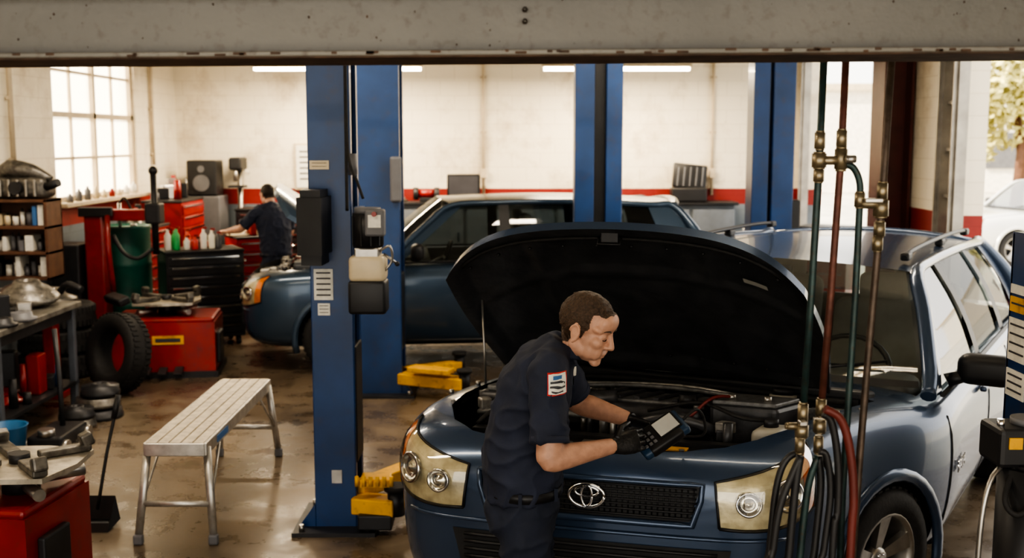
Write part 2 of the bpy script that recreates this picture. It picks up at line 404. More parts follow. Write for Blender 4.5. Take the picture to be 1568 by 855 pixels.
p1=lift_post('vehicle_lift_post',-1.04,6.5,.245,.32,3.9)
b=B('fittings')
yf=6.34-.003
def lab(x0,x1,z0,z1,m=WHITE,lines=5,y=yf):
    b.box(((x0+x1)/2,y-.002,(z0+z1)/2),(x1-x0,.004,z1-z0),m)
    for k in range(lines): b.box(((x0+x1)/2,y-.005,z1-(z1-z0)*(k+.7)/(lines+.6)),((x1-x0)*.75,.002,(z1-z0)*.05),INK)
lab(-1.14,-1.03,1.38,1.56); lab(-1.12,-1.05,1.29,1.36,lines=3); lab(-1.15,-1.04,2.13,2.18,CREAM,2)
b.box((-1.03,yf-.003,.33),(.06,.006,.08),STEEL)
b.prism([(-1.19,6.12),(-1.05,6.10),(-1.03,6.36),(-1.19,6.36)],1.66,1.98,BLACK)
b.prism([(-1.175,6.15),(-1.06,6.14),(-1.05,6.36),(-1.175,6.36)],1.6,2.02,BLACK)
b.tube([(-.93,6.30,2.9),(-.925,6.26,2.5),(-.91,6.22,2.2),(-.86,6.2,2.06),(-.83,6.2,1.97)],.008,RUB,sm=5)
b.tube([(-.94,6.30,3.6),(-.93,6.28,2.9),(-.93,6.26,2.0),(-.93,6.26,1.9)],.009,RUB,sm=4)
b.cyl((-.90,6.3,2.1),(-.90,6.3,2.22),.025,GREYP)
b.done(p1)
def power_unit(x,y,z,parent=None,name='power_unit'):
    b=B(name)
    b.box((x-.06,y+.1,z+.3),(.05,.1,.5),BLUEP)
    b.cyl((x,y,z+.33),(x,y,z+.52),.085,BLACK,seg=24); b.cyl((x,y,z+.52),(x,y,z+.55),.075,GREYP,seg=24)
    for k in range(10):
        a=k*.628; b.box((x+.085*math.cos(a),y+.085*math.sin(a),z+.42),(.008,.008,.16),BLACK,rot=(0,0,math.degrees(a)))
    b.box((x+.05,y-.06,z+.47),(.11,.08,.15),GREYP,bev=.012); b.box((x+.05,y-.102,z+.48),(.07,.004,.07),WHITE)
    b.cyl((x+.05,y-.1,z+.52),(x+.05,y-.12,z+.52),.014,RED,seg=12)
    b.box((x,y,z+.30),(.14,.14,.06),STEEL,bev=.01)
    b.cyl((x+.09,y-.02,z+.29),(x+.16,y-.02,z+.24),.008,STEEL); b.ell((x+.165,y-.02,z+.235),.014,BLACK)
    b.tube([(x+.07,y-.05,z+.31),(x+.13,y-.07,z+.34),(x+.14,y-.05,z+.26),(x+.10,y-.05,z+.2)],.007,STEEL,sm=4)
    b.box((x,y,z+.21),(.205,.17,.15),CREAM,bev=.03,seg=3); b.box((x,y,z+.05),(.212,.177,.19),BLACK,bev=.02,seg=3)
    b.cyl((x-.05,y-.04,z+.27),(x-.05,y-.04,z+.30),.022,BLACK)
    o=b.done(parent); return o
power_unit(-.81,6.22,1.37,p1)
def arm(b,p,q,w=.12,h=.09):
    p=V(p);q=V(q);c=(p+q)/2;L=(q-p).length;an=math.degrees(math.atan2(q.y-p.y,q.x-p.x))
    b.box(c,(L,w,h),YEL,rot=(0,0,an),bev=.01)
    b.cyl(q+V((0,0,-.05)),q+V((0,0,.10)),.05,DARK); b.cyl(q+V((0,0,.10)),q+V((0,0,.13)),.07,RUB)
b=B('swing_arms'); arm(b,(-.93,6.42,.22),(-.35,7.3,.22)); arm(b,(-.93,6.36,.16),(-.68,6.30,.16),.14,.1)
b.box((-.80,6.33,.31),(.18,.16,.05),YEL,bev=.01); b.box((-.80,6.33,.08),(.2,.2,.09),DARK,bev=.01)
for k in range(6): b.cyl((-.9+.04*k,6.24,.30),(-.9+.04*k,6.24,.36),.012,YEL,seg=8)
b.done(p1)
p2=lift_post('vehicle_lift_post',-1.18,10.0,.38,.38,3.9)
b=B('swing_arms')
arm(b,(-1.0,9.85,.16),(-.42,9.6,.16),.16,.1); b.box((-.72,9.66,.27),(.4,.16,.05),YEL,rot=(0,0,-23),bev=.01)
arm(b,(-1.0,10.1,.16),(-.5,10.4,.16)); b.box((-1.02,9.78,1.95),(.1,.06,.4),GREYP,bev=.02); b.done(p2)
p3=lift_post('vehicle_lift_post',.64,10.0,.17,.3,3.9,side=1); 
b=B('second_column'); b.box((.905,10.05,1.95),(.15,.3,3.9),BLUEP,bev=.01); b.box((.78,10.08,1.95),(.1,.2,3.9),BLACK); b.done(p3)
p4=lift_post('vehicle_lift_post',2.46,11.2,.16,.3,3.9,side=1)
b=B('second_column'); b.box((2.68,11.2,1.95),(.22,.34,3.9),BLUEP,bev=.01); b.box((2.56,11.25,1.95),(.06,.2,3.9),BLACK)
b.box((2.82,11.1,1.55),(.1,.14,.3),BLACK,bev=.02); b.done(p4)
p5=lift_post('vehicle_lift_post',1.78,3.5,.27,.28,2.0,side=1)
b=B('fittings')
for z0,z1,m,ln in ((1.80,1.83,WHITE,0),(1.74,1.79,YEL,1),(1.58,1.72,WHITE,4),(1.46,1.55,WHITE,3)):
    b.box((1.643,3.555,(z0+z1)/2),(.004,.13,z1-z0),m)
    for k in range(ln): b.box((1.640,3.555,z1-(z1-z0)*(k+.7)/(ln+.6)),(.003,.10,.006),INK)
b.box((1.54,3.30,1.38),(.17,.16,.12),BLACK,bev=.015); b.box((1.50,3.218,1.40),(.04,.006,.035),YEL)
b.box((1.63,3.36,1.36),(.1,.1,.06),DARK)
b.cyl((1.57,3.30,1.44),(1.57,3.30,1.46),.05,GREYP); b.cyl((1.48,3.28,1.43),(1.48,3.28,1.46),.012,CHROME,seg=8)
b.cyl((1.57,3.26,.55),(1.57,3.26,1.32),.095,BLACK,seg=24); b.cyl((1.57,3.26,1.26),(1.57,3.26,1.33),.07,DARK)
b.box((1.525,3.17,1.0),(.05,.01,.07),WHITE)
b.tube([(1.49,3.26,1.33),(1.43,3.22,1.28),(1.40,3.2,1.13),(1.40,3.2,.8),(1.43,3.22,.5)],.008,STEEL,sm=5)
b.tube([(1.51,3.24,1.33),(1.46,3.18,1.24),(1.49,3.16,1.2),(1.55,3.16,1.24)],.009,RUB,sm=5)
b.done(p5)

# ---------------------------------------------------------------- cars
def paint(name,c,r=.26,met=.4,coat=.5):
    return M(name,c,r,met,.05,2,coat=coat)
GL=glass('car_glass',(.40,.44,.44),.06,.42)
GLW=glass('windshield_glass',(.86,.90,.88),.05,.40)
BAY=M('engine_bay_black',(.016,.016,.017),.6,0,.3,12)
CABIN=M('cabin_trim',(.10,.095,.085),.7,0,.2)
SEATM=M('seat_cloth',(.30,.28,.25),.85,0,.15)
LENS=M('headlight_reflector',(.72,.66,.50),.25,.35,.25,18,.25,30)
LENSC=glass('headlight_lens',(.94,.92,.84),.12)
AMBER=M('amber_lens',(.85,.25,.03),.2,0,.1,20,coat=.6)
TAIL=M('tail_lens',(.45,.02,.02),.15,0,.1,20,coat=.6)
ST=[(0,.46,.44,.74,.80),(.03,.64,.36,.81,.865),(.10,.76,.28,.87,.925),(.22,.84,.24,.925,.97),(.40,.885,.22,.955,1.0),(.70,.905,.22,.97,1.035),
    (1.0,.91,.22,.99,1.06),(1.3,.91,.22,1.02,1.075),(2.0,.905,.22,1.04,1.08),(3.0,.905,.22,1.06,1.09),(3.8,.905,.24,1.07,1.1),(4.2,.88,.28,1.07,1.1),(4.45,.83,.32,1.05,1.08),(4.56,.74,.36,1.0,1.03),(4.60,.6,.45,.9,.95)]
def car(name,place,pm,theta=None,detail=True,hplace=None,rails=True):
    e=empty(name)
    hplace=hplace or place
    vs=[];n=18
    for y,w,zb,zs,zt in ST:
        h=zs-zb
        half=[(0,zb),(.55*w,zb),(.88*w,zb+.02),(.97*w,zb+.2*h),(1.0*w,zb+.5*h),(1.0*w,zb+.76*h),(.975*w,zs-.05),(.91*w,zs),(.6*w,zt-.008),(0,zt)]
        ring=half+[(-x,z) for x,z in reversed(half[1:-1])]
        vs+=[(x,y,z) for x,z in ring]
    fs=[]
    for i in range(len(ST)-1):
        for k in range(n): fs.append((i*n+k,i*n+(k+1)%n,(i+1)*n+(k+1)%n,(i+1)*n+k))
    fs.append(tuple(range(n))); fs.append(tuple(reversed([(len(ST)-1)*n+k for k in range(n)])))
    b=B('body'); b.add(vs,fs,pm,True); body=b.done(e)
    m=body.modifiers.new('s','SUBSURF'); m.levels=2; m.render_levels=2; bake(body)
    bv=bvh_of(body)
    def hit(o,d):
        h=bv.ray_cast(V(o),V(d).normalized())
        return h[0],h[1]
    for v in body.data.vertices: v.co=place(v.co)
    wl=[(s*.80,y) for s in (-1,1) for y in (.92,3.58)]
    def frame(lx,ly,lz,s):
        o=place(V((lx,ly,lz))); f=place(V((lx,ly+.05,lz)))-place(V((lx,ly-.05,lz))); f.z=0; f.normalize()
        out=V((f.y,-f.x,0))
        if out.dot(place(V((lx+.05,ly,lz)))-o)<0: out=-out
        out*=s
        return Matrix(((f.x,0,out.x,o.x),(f.y,0,out.y,o.y),(0,1,0,o.z),(0,0,0,1)))
    c1=B('cut1'); 
    for lx,ly in wl:
        s=1 if lx>0 else -1; T=frame(lx,ly,.34,s)
        c1.M=T; c1.cyl((0,0,-.16),(0,0,.5),.405,BAY,seg=40)
    c1=c1.done()
    c2=B('cut2'); c2.fn=place
    if theta is not None:
        c2.prism([(0,.075),(.2,.085),(.35,.105),(.50,.155),(.61,.24),(.69,.38),(.725,.55),(.73,.8),(.72,1.1),(.4,1.16),(0,1.17),(-.4,1.16),(-.72,1.1),(-.73,.8),(-.725,.55),(-.69,.38),(-.61,.24),(-.50,.155),(-.35,.105),(-.2,.085)],.48,1.5,BAY)
    c2.prism([(-.76,1.45),(.76,1.45),(.78,2.5),(.78,4.1),(.6,4.3),(-.6,4.3),(-.78,4.1),(-.78,2.5)],.5,1.5,CABIN)
    c2=c2.done()
    for c in (c1,c2):
        m=body.modifiers.new('b','BOOLEAN'); m.operation='DIFFERENCE'; m.object=c; m.solver='EXACT'
        try: m.material_mode='TRANSFER'
        except Exception as ex: print(ex)
    bake(body)
    for c in (c1,c2): bpy.data.objects.remove(c)
    try:
        body.data.set_sharp_from_angle(angle=R(40))
    except Exception as ex: print(ex)
    b=B('wheels')
    for lx,ly in wl:
        s=1 if lx>0 else -1
        T=frame(lx,ly,.34,s); T[2][3]=place(V((lx,ly,0))).z+.352; b.M=T
        b.lathe([(.21,-.10),(.27,-.115),(.325,-.108),(.346,-.085),(.35,-.03),(.35,.03),(.346,.085),(.325,.108),(.27,.115),(.235,.10),(.225,.09)],RUB)
        for a in range(40):
            an=a*math.pi/20; b.box((.349*math.cos(an),.349*math.sin(an),.05),(.012,.03,.07),RUB,rot=(0,0,math.degrees(an)))
        b.lathe([(.232,.098),(.222,.10),(.21,.07),(.20,.0),(.19,-.08)],STEEL)
        b.lathe([(.0,.06),(.05,.065),(.065,.05),(.07,.03)],STEEL,seg=16)
        for k in range(5):
            a=k*1.2566+.3
            b.add([(math.cos(a+q)*r_,math.sin(a+q)*r_,z_) for r_,q,z_ in ((.05,-.5,.05),(.05,.5,.05),(.215,.2,.085),(.215,-.2,.085),(.05,-.5,.02),(.05,.5,.02),(.215,.2,.05),(.215,-.2,.05))],[(0,1,2,3),(4,7,6,5),(0,4,5,1),(1,5,6,2),(2,6,7,3),(3,7,4,0)],STEEL)
            b.cyl((.035*math.cos(a+.6),.035*math.sin(a+.6),.05),(.035*math.cos(a+.6),.035*math.sin(a+.6),.075),.008,CHROME,seg=6)
        b.lathe([(.0,-.02),(.15,-.02),(.15,-.04)],DARK)
        b.M=None
    b.done(e)
    b=B('fender_flares')
    for lx,ly in wl:
        s=1 if lx>0 else -1
        T=frame(lx,ly,.34,s); b.M=T
        pts=[]
        for k in range(19):
            a=R(-18+216*k/18); pts.append(V((.425*math.cos(a),.425*math.sin(a),.105 if ly<3 else .1)))
        b.tube(pts,[(.022,.034)]*19,pm,seg=10,ref=(0,0,1)); b.M=None
    b.done(e)
    b=B('glasshouse'); b.fn=place
    def wb(u): return V((.77*u,1.20+.24*u*u,1.075-.01*u*u))
    def wt(u): return V((.60*u,1.86+.12*u*u,1.625-.045*u*u))
    def ws(a,c):
        u=a*2-1; p=wb(u).lerp(wt(u),c); p.z+=.03*math.sin(math.pi*c); return p
    b.grid(ws,16,8,GLW)
    b.grid(lambda a,c: ws(a,c*.05)+V((0,-.004,.004)),16,1,BLACK)
    def rail(y):
        t=(y-1.98)/(4.12-1.98)
        return V((.62+.02*math.sin(math.pi*min(1,max(0,t))),y,1.575+.035*math.sin(math.pi*min(1,max(0,t)))-.03*max(0,t)))
    def roof(a,c):
        u=a*2-1; y0=1.86+.12*u*u; y=y0+(4.2-.1*u*u-y0)*c; r=rail(max(1.98,min(4.12,y)))
        return V((u*r.x,y,r.z+.055*(1-u**2)*(.9+.1*math.sin(math.pi*c))))
    b.grid(roof,16,14,pm)
    def rw(a,c):
        u=a*2-1; t=V((.60*u,4.2-.1*u*u,1.60-.05*u*u)); q=V((.76*u,4.52-.15*u*u,1.08)); p=t.lerp(q,c); return p
    b.grid(rw,12,6,GL)
    b.tube([V((.58*(k/6-1),4.22-.1*(k/6-1)**2,1.60-.05*(k/6-1)**2)) for k in range(13)],[(.05,.02)]*13,pm,seg=10,ref=(0,1,0))
    def belt(y,s): 
        return V((s*(.845 if y<3.9 else .845-.1*(y-3.9)),y,1.045+.012*(y-1.4)))
    segs=[(1.40,1.97,'p'),(1.50,2.10,'g'),(2.44,2.42,'p'),(2.54,2.52,'g'),(3.30,3.22,'p'),(3.42,3.34,'g'),(4.02,3.86,'p'),(4.40,4.13,'')]
    for s in (-1,1):
        for i in range(len(segs)-1):
            y0,r0,k=segs[i]; y1,r1,_=segs[i+1]
            def f(a,c,y0=y0,y1=y1,r0=r0,r1=r1):
                p=belt(y0+(y1-y0)*a,s); q=rail(r0+(r1-r0)*a); q=V((q.x*s,q.y,q.z)); m_=p.lerp(q,c); m_.x+=s*.025*math.sin(math.pi*c); 
                if k=='g': m_.x-=s*.012
                return m_
            b.grid(f,6,6,GL if k=='g' else (pm if i in (0,6) else BLACK))
        pts=[V((s*.835,1.33,1.045)),V((s*.80,1.48,1.15)),V((s*.72,1.75,1.40)),V((s*.645,1.98,1.565))]+[V((s*rail(y).x,y,rail(y).z)) for y in (2.4,2.9,3.4,3.9,4.12)]+[V((s*.74,4.30,1.32)),V((s*.80,4.42,1.08))]
        b.tube(pts,[.03,.032,.032,.03,.026,.026,.026,.03,.035,.05,.055],pm,seg=10,sm=4)
        pts=[belt(y,s)+V((s*.012,0,.0)) for y in (1.45,2,2.6,3.2,3.8,4.1)]
        b.tube(pts,.011,BLACK,seg=8)
        if rails:
            pts=[V((s*.56,y,z)) for y,z in ((2.15,1.63),(2.3,1.65),(2.7,1.66),(3.4,1.66),(3.85,1.645),(4.0,1.62))]
            b.tube(pts,.013,BLACK,seg=8,sm=4)
            for y in (2.2,3.1,3.93): b.box((s*.56,y,1.632),(.04,.09,.045),BLACK,bev=.01)
    b.done(e)
    b=B('trim'); b.fn=place
    for s in (-1,1):
        for y,z0,z1 in ((1.43,.36,1.03),(2.48,.30,1.04),(3.20,.55,1.05)):
            pts=[]
            for k in range(9):
                z=z0+(z1-z0)*k/8; h,nn=hit((s*2,y,z),(-s,0,0))
                if h: pts.append(h)
            b.tube(pts,.0045,BLACK,seg=6)
        pts=[hit((s*2,y,.30),(-s,0,0))[0] for y in (1.5,2,2.5,3,3.1)]
        b.tube(pts,.02,BLACK,seg=8)
        for y in (2.28,3.02):
            h,_=hit((s*2,y,.93),(-s,0,0)); b.box(h+V((s*.02,0,0)),(.03,.18,.03),pm,bev=.01,seg=3)
        b.tube([(s*.84,1.62,1.09),(s*.91,1.64,1.12)],[.035,.03],BLACK,seg=10)
        b.box((s*.985,1.65,1.155),(.22,.12,.155),BLACK,bev=.05,seg=4)
        b.box((s*.985,1.715,1.155),(.17,.004,.11),CHROME)
        def hl(a,c,off):
            zb=.645+.045*a*a-.012*math.sin(a*3.14); zt=.80+.145*a-.012*math.sin(a*3.14); x=s*(.475+.39*a+.02*(1-c)*(1-a)-.02*c*a*0); z=zb+(zt-zb)*c
            d=V((-s*.55*a,1,-.12*c)).normalized(); o=V((x,.15,z))-d*1.2
            h,nn=hit(o,d)
            if h is None: h=V((x,.2,z)); nn=V((0,-1,0))
            return h+nn*off
        b.grid(lambda a,c:hl(a*.82,c,.004),14,8,LENS)
        b.grid(lambda a,c:hl(.82+a*.18,c,.006),4,8,AMBER)
        b.grid(lambda a,c:hl(a,c,.030*math.sin(math.pi*min(1,max(0,a*.96+.02)))**.4*math.sin(math.pi*(c*.9+.05))**.4),14,8,LENSC)
        if detail:
            for aa,rr in ((.25,.050),(.60,.068)):
                p=hl(aa,.48,.01); q=hl(aa,.48,.05); d=(q-p).normalized()
                TT=Matrix.Translation(p)@d.to_track_quat('Z','Y').to_matrix().to_4x4()
                b.lathe([(rr,.0),(rr,.012),(rr*.86,.014),(rr*.8,.002),(rr*.45,-.002),(rr*.3,.012),(0,.016)],CHROME,T=TT,seg=24)
        edge=[hl(a/10,0,.006) for a in range(11)]+[hl(1,c/4,.006) for c in range(1,5)]+[hl(1-a/10,1,.006) for a in range(1,11)]+[hl(0,1-c/4,.006) for c in range(1,5)]
        b.tube(edge,.006,BLACK,seg=6)
        def tl(a,c):
            d=V((-s*.8,-1,0)).normalized(); o=V((s*(.70+.14*a),4.45,.88+.2*c))-d*1.0
            h,nn=hit(o,d)
            return (h+nn*.008) if h else V((s*.8,4.5,.9+.2*c))
        b.grid(tl,6,6,TAIL)
    def fr(x,z,off=.004):
        h,nn=hit((x,-1,z),(0,1,0)); return h+nn*off
    gw=lambda c:.425-.04*(1-c)
    b.grid(lambda a,c:fr((a*2-1)*gw(c),.66+.135*c),20,6,BAY)
    for k in range(7):
        z=.672+.019*k; b.tube([fr(-.41+.82*i/20,z,.008) for i in range(21)],.004,BLACK,seg=6)
    for k in range(37):
        x=-.40+.80*k/36; b.tube([fr(x,.668,.007),fr(x,.73,.007),fr(x,.79,.007)],.003,BLACK,seg=5)
    gr=[fr(-.43+.86*i/20,.803,.008) for i in range(21)]+[fr(.425,.74,.008)]+[fr(.395-.79*i/20,.648,.010) for i in range(21)]+[fr(-.425,.74,.008),fr(-.43,.803,.008)]
    b.tube(gr,.012,pm,seg=8)
    b.grid(lambda a,c:fr((a*2-1)*(.50+.04*c),.43+.14*c,.005),20,4,BAY)
    for k in range(5): b.tube([fr(-.49+.98*i/20,.45+.026*k,.010) for i in range(21)],.006,BLACK,seg=6)
    b.tube([fr(-.74+1.48*i/30,.605,.004) for i in range(31)],.007,pm,seg=8)
    c0=fr(0,.735,.02)
    def ring(cx,cz,rx,rz,r=.0055):
        b.tube([c0+V((cx+rx*math.cos(a),0,cz+rz*math.sin(a))) for a in [2*math.pi*i/28 for i in range(29)]],r,CHROME,seg=8)
    ring(0,0,.068,.048,.007); ring(0,.0,.021,.045); ring(0,.017,.045,.020)
    for x in (-.45,.15):
        b.tube([(x,1.24,1.09),(x+.25,1.32,1.13),(x+.5,1.42,1.19)],.007,BLACK,seg=6)
    b.done(e)
    b=B('interior'); b.fn=place
    b.box((0,1.62,1.0),(1.45,.34,.16),CABIN,bev=.06,seg=3)
    for x in (-.38,.38):
        for y in (2.35,3.25):
            b.box((x,y,.72),(.50,.52,.2),SEATM,bev=.06,seg=3); b.box((x,y+.28,1.02),(.48,.16,.60),SEATM,rot=(-12,0,0),bev=.07,seg=3)
            b.box((x,y+.36,1.38),(.26,.10,.18),SEATM,bev=.045,seg=3)
            for k in (-.05,.05): b.cyl((x+k,y+.35,1.25),(x+k,y+.35,1.33),.007,CHROME,seg=6)
    b.tube([V((.38+.18*math.cos(a),1.93+.06*math.sin(a),1.03+.17*math.sin(a))) for a in [2*math.pi*i/24 for i in range(25)]],.014,BLACK,seg=8)
    b.tube([(.38,1.93,1.03),(.38,1.78,.98)],.03,BLACK); b.box((.38,1.92,1.03),(.3,.02,.04),BLACK)
    b.box((0,1.93,1.55),(.24,.03,.07),BLACK,bev=.015)
    b.done(e)
    if theta is None:
        b=B('hood_seams'); b.fn=place
        for s in (-1,1):
            pts=[]
            for k in range(9):
                y=.3+.95*k/8; h,_=hit((s*.74,y,3),(0,0,-1)); 
                if h: pts.append(h)
            b.tube(pts,.004,BLACK,seg=6)
        b.done(e); return e,hit
    ct,stt=math.cos(theta),math.sin(theta)
    def hoodp(a,c,off):
        u=a*2-1; y0=1.17+.03*u*u; y1=.09+.10*u*u+.20*abs(u)**5; y=y0+(y1-y0)*c
        w=.77+.04*math.sin(math.pi*c)-.03*c
        x=u*w; z=1.078-.02*c-.09*c*c-.045*u*u-.03*abs(u)**6+off
        dy,dz=y-1.19,z-1.07
        return V((x,1.19+dy*ct+dz*stt,1.07-dy*stt+dz*ct))
    def under(a,c):
        u=abs(a*2-1); ed=min(1-u,1-c,c)
        f=min(1,max(0,(ed-.06)/.03)); 
        o=-.045+.025*f
        if f>=1:
            if abs(c-.55-.12*(1-u*u))<.03 or abs(u-.45)<.03: o-=.012
        return hoodp(a,c,o)
    b=B('hood'); b.fn=hplace
    HU=M('hood_underside',(.040,.041,.044),.38,.1,.35,9,.3,25)
    b.grid(lambda a,c:hoodp(a,c,.0),32,24,pm)
    b.grid(under,64,48,HU)
    def rim(fa):
        b.grid(lambda t,c:(lambda a,d:hoodp(a,d,-.045*c))(*fa(t)),32,2,pm)
    rim(lambda t:(t,1)); rim(lambda t:(0,t)); rim(lambda t:(1,t)); rim(lambda t:(t,0))
    p=hoodp(.5,.95,-.05); b.box(p,(.07,.03,.05),DARK,bev=.004)
    b.tube([hoodp(.47,.95,-.05),hoodp(.47,.945,-.09),hoodp(.53,.945,-.09),hoodp(.53,.95,-.05)],.005,DARK,seg=6)
    b.tube([hoodp(.06+.88*i/30,.94,-.05) for i in range(31)],.008,RUB,seg=6)
    b.grid(lambda a,c:hoodp(.82+.06*a,.74+.03*c,-.052),2,2,M('hood_sticker',(.30,.29,.26),.6))
    for k in range(10):
        for q in (.15,.85): b.ell(hoodp(.08+.84*k/9,.12 if q<.5 else .88,-.045),.008,BLACK,seg=6)
    b.done(e)
    b=B('engine_bay'); 
    pr_=hplace(hoodp(.06,.60,-.03)); b.tube([place(V((-.735,.72,.93))),pr_],.006,STEEL,seg=8)
    b.fn=place
    EB=M('engine_plastic',(.05,.05,.054),.35,0,.4,20); EG=M('cast_aluminium',(.36,.35,.33),.4,.7,.4,30); EH=M('grey_casting',(.16,.16,.16),.45,.3,.4,30)
    b.box((0,.20,.865),(1.0,.16,.03),BLACK,bev=.01); b.box((0,.30,.80),(1.1,.05,.2),DARK)
    for k in range(9): b.cyl((-.44+.11*k,.20,.88),(-.44+.11*k,.20,.89),.012,GREYP,seg=8)
    b.box((0,.17,.89),(.12,.08,.03),STEEL,bev=.005)
    b.box((.0,.72,.92),(.60,.36,.12),EB,bev=.035,seg=3); b.box((0,.72,.985),(.42,.24,.02),EH,bev=.01)
    for k in range(5): b.box((-.16+.08*k,.72,1.0),(.025,.22,.015),EB,bev=.004)
    b.box((0,.72,.72),(.85,.55,.22),OILY,bev=.03)
    b.cyl((.22,.60,.98),(.22,.60,1.04),.035,BLACK); b.cyl((-.2,.58,.96),(-.2,.58,1.02),.02,YEL)
    b.box((.48,.62,.92),(.27,.24,.20),EB,bev=.02); b.box((.48,.62,1.03),(.25,.22,.02),EH,bev=.006)
    for x in (.41,.55): b.cyl((x,.57,1.035),(x,.57,1.06),.014,STEEL,seg=10)
    b.tube([(.41,.57,1.05),(.36,.5,1.05),(.3,.46,.98),(.25,.44,.92)],.007,M('battery_cable_red',(.16,.02,.015),.5),sm=4)
    b.box((-.50,.66,.92),(.28,.34,.18),EB,bev=.03,seg=3); b.box((-.50,.60,1.02),(.2,.2,.03),EH,bev=.01)
    b.tube([(-.40,.62,1.0),(-.28,.55,1.02),(-.16,.55,1.0),(-.08,.60,1.0)],.035,EB,sm=5,seg=12)
    for k in range(5): b.cyl((-.36+.035*k,.592-.008*k,1.012),(-.352+.035*k,.590-.008*k,1.012),.040,BLACK,seg=12)
    b.tube([(.02,.42,.90),(.2,.40,.97),(.36,.42,.94),(.40,.5,.87)],.022,EB,sm=5)
    b.tube([(-.6,.44,.92),(-.4,.42,.96),(-.1,.44,.94)],.014,EH,sm=5)
    b.tube([(-.65,1.02,1.0),(-.2,1.0,1.03),(.3,1.0,1.02),(.66,1.04,1.0)],.014,RUB,sm=5)
    b.tube([(-.5,.9,.99),(0,.96,1.02),(.45,.86,.99)],.009,EG,sm=5); b.tube([(.1,.5,.97),(.3,.52,1.02),(.5,.45,.98),(.62,.5,.97)],.008,RUB,sm=5)
    b.tube([(-.66,.55,.98),(-.3,.88,1.0),(0,.92,1.01),(.3,.88,1.0),(.66,.7,.99)],.012,EH,sm=5)
    for s in (-1,1):
        b.cyl((s*.60,.98,.75),(s*.60,.98,.95),.13,EH); b.cyl((s*.60,.98,.95),(s*.60,.98,.975),.06,STEEL)
        b.tube([(s*.725,.5,.935),(s*.74,.8,.955),(s*.73,1.08,.98)],.014,RUB,sm=4)
        for y in (.5,.7,.9): b.cyl((s*.76,y,.98),(s*.76,y,1.0),.010,STEEL,seg=8)
    FB=M('fluid_bottle',(.36,.34,.29),.4)
    b.box((.62,.42,.88),(.12,.16,.16),FB,bev=.03,seg=3); b.cyl((.62,.42,.96),(.62,.42,.995),.028,BLACK)
    b.cyl((.42,.98,.92),(.42,.98,1.02),.05,FB); b.cyl((.42,.98,1.02),(.42,.98,1.05),.04,BLACK)
    b.box((.30,.22,.885),(.10,.05,.006),YEL); b.box((-.3,.22,.885),(.12,.05,.006),WHITE)
    b.box((0,1.13,1.035),(1.38,.12,.05),BLACK,bev=.015); b.box((0,1.08,.93),(1.35,.03,.18),DARK)
    b.tube([(-.55,.33,.9),(-.5,.36,.95),(-.45,.42,.93)],.012,RUB,sm=4)
    rnd=random.Random(3)
    for k in range(90):
        x=rnd.uniform(-.62,.62); y=rnd.uniform(.32,1.04); s_=rnd.uniform(.02,.06)
        if rnd.random()<.5: b.box((x,y,.90+rnd.uniform(0,.08)),(s_,s_*1.3,.05),rnd.choice([EB,EG,EH,OILY]),rot=(0,0,rnd.uniform(0,90)),bev=.006)
        else: b.cyl((x,y,.84),(x,y,.94+rnd.uniform(0,.06)),s_*.35,rnd.choice([EB,EG,STEEL,EH]),seg=10)
    b.done(e)
    return e,hit

N0=V((.315,4.49)); SC=1.12
def smst(t): t=min(1,max(0,t)); return t*t*(3-2*t)
def yaw(y): 
    t=min(1,max(0,(y-.2)/1.5)); return R(14.5+16.5*t)
tab=[V((0,0))]; ds=.02
for i in range(400):
    a=yaw(i*ds+ds/2); tab.append(tab[-1]+V((math.sin(a),math.cos(a)))*ds)
def cpt(y):
    if y<0: a=yaw(0); return V((math.sin(a),math.cos(a)))*y
    i=min(398,int(y/ds)); return tab[i].lerp(tab[i+1],y/ds-i)
def mkplace(sh,wd,w0=1.10):
    def f(p):
        y=p.y*SC; a=yaw(y); c=cpt(y)+N0; t=smst((y-.15)/1.6); x=p.x*(w0+wd*t)+sh*t
        dz=.085*(1-smst((y-.5)/1.3))*min(1,max(0,(p.z-.35)/.35))
        return V((c.x+x*math.cos(a),c.y-x*math.sin(a),p.z*1.01+dz))
    return f
place_main=mkplace(.32,.15); place_hood=mkplace(.05,-.01,1.13)
PB=paint('steel_blue_car_paint',(.050,.080,.140))
mc,mhit=car('suv_car',place_main,PB,R(49),hplace=place_hood)
cu=bpy.data.curves.new('badge','FONT'); cu.body='RAV4'; cu.size=.085; cu.extrude=.003; cu.materials.append(CHROME)
t=bpy.data.objects.new('badge',cu); COL.objects.link(t)
h,_=mhit((2,1.52,.66),(-1,0,0)); w0=place_main(h); w1=place_main(mhit((2,1.8,.66),(-1,0,0))[0]); dx=(w1-w0).normalized()
nz=V((dx.y,-dx.x,0))
t.matrix_world=Matrix(((dx.x,0,nz.x,w0.x+nz.x*.012),(dx.y,0,nz.y,w0.y+nz.y*.012),(0,1,0,w0.z),(0,0,0,1)))
t.parent=mc

PB2=paint('blue_car_paint',(.048,.080,.125))
ya=R(6)
def place_back(p):
    f=V((math.cos(ya),math.sin(ya))); l=V((math.sin(ya),-math.cos(ya)))
    q=V((-2.76,11.5))+f*p.y*1.06+l*p.x
    return V((q.x,q.y,p.z*1.05))
car('suv_car',place_back,PB2,R(44),rails=False)
def mk(px,py,ang,s=1.):
    a=R(ang); f=V((math.cos(a),math.sin(a))); l=V((math.sin(a),-math.cos(a)))
    def g(p):
        q=V((px,py))+f*p.y*s+l*p.x*s
        return V((q.x,q.y,p.z*s-.12))
    return g
car('parked_car',mk(8.4,21.5,12),paint('silver_car_paint',(.62,.62,.60)),None,False)
car('parked_car',mk(5.6,24.5,75),paint('red_car_paint',(.45,.03,.02)),None,False)

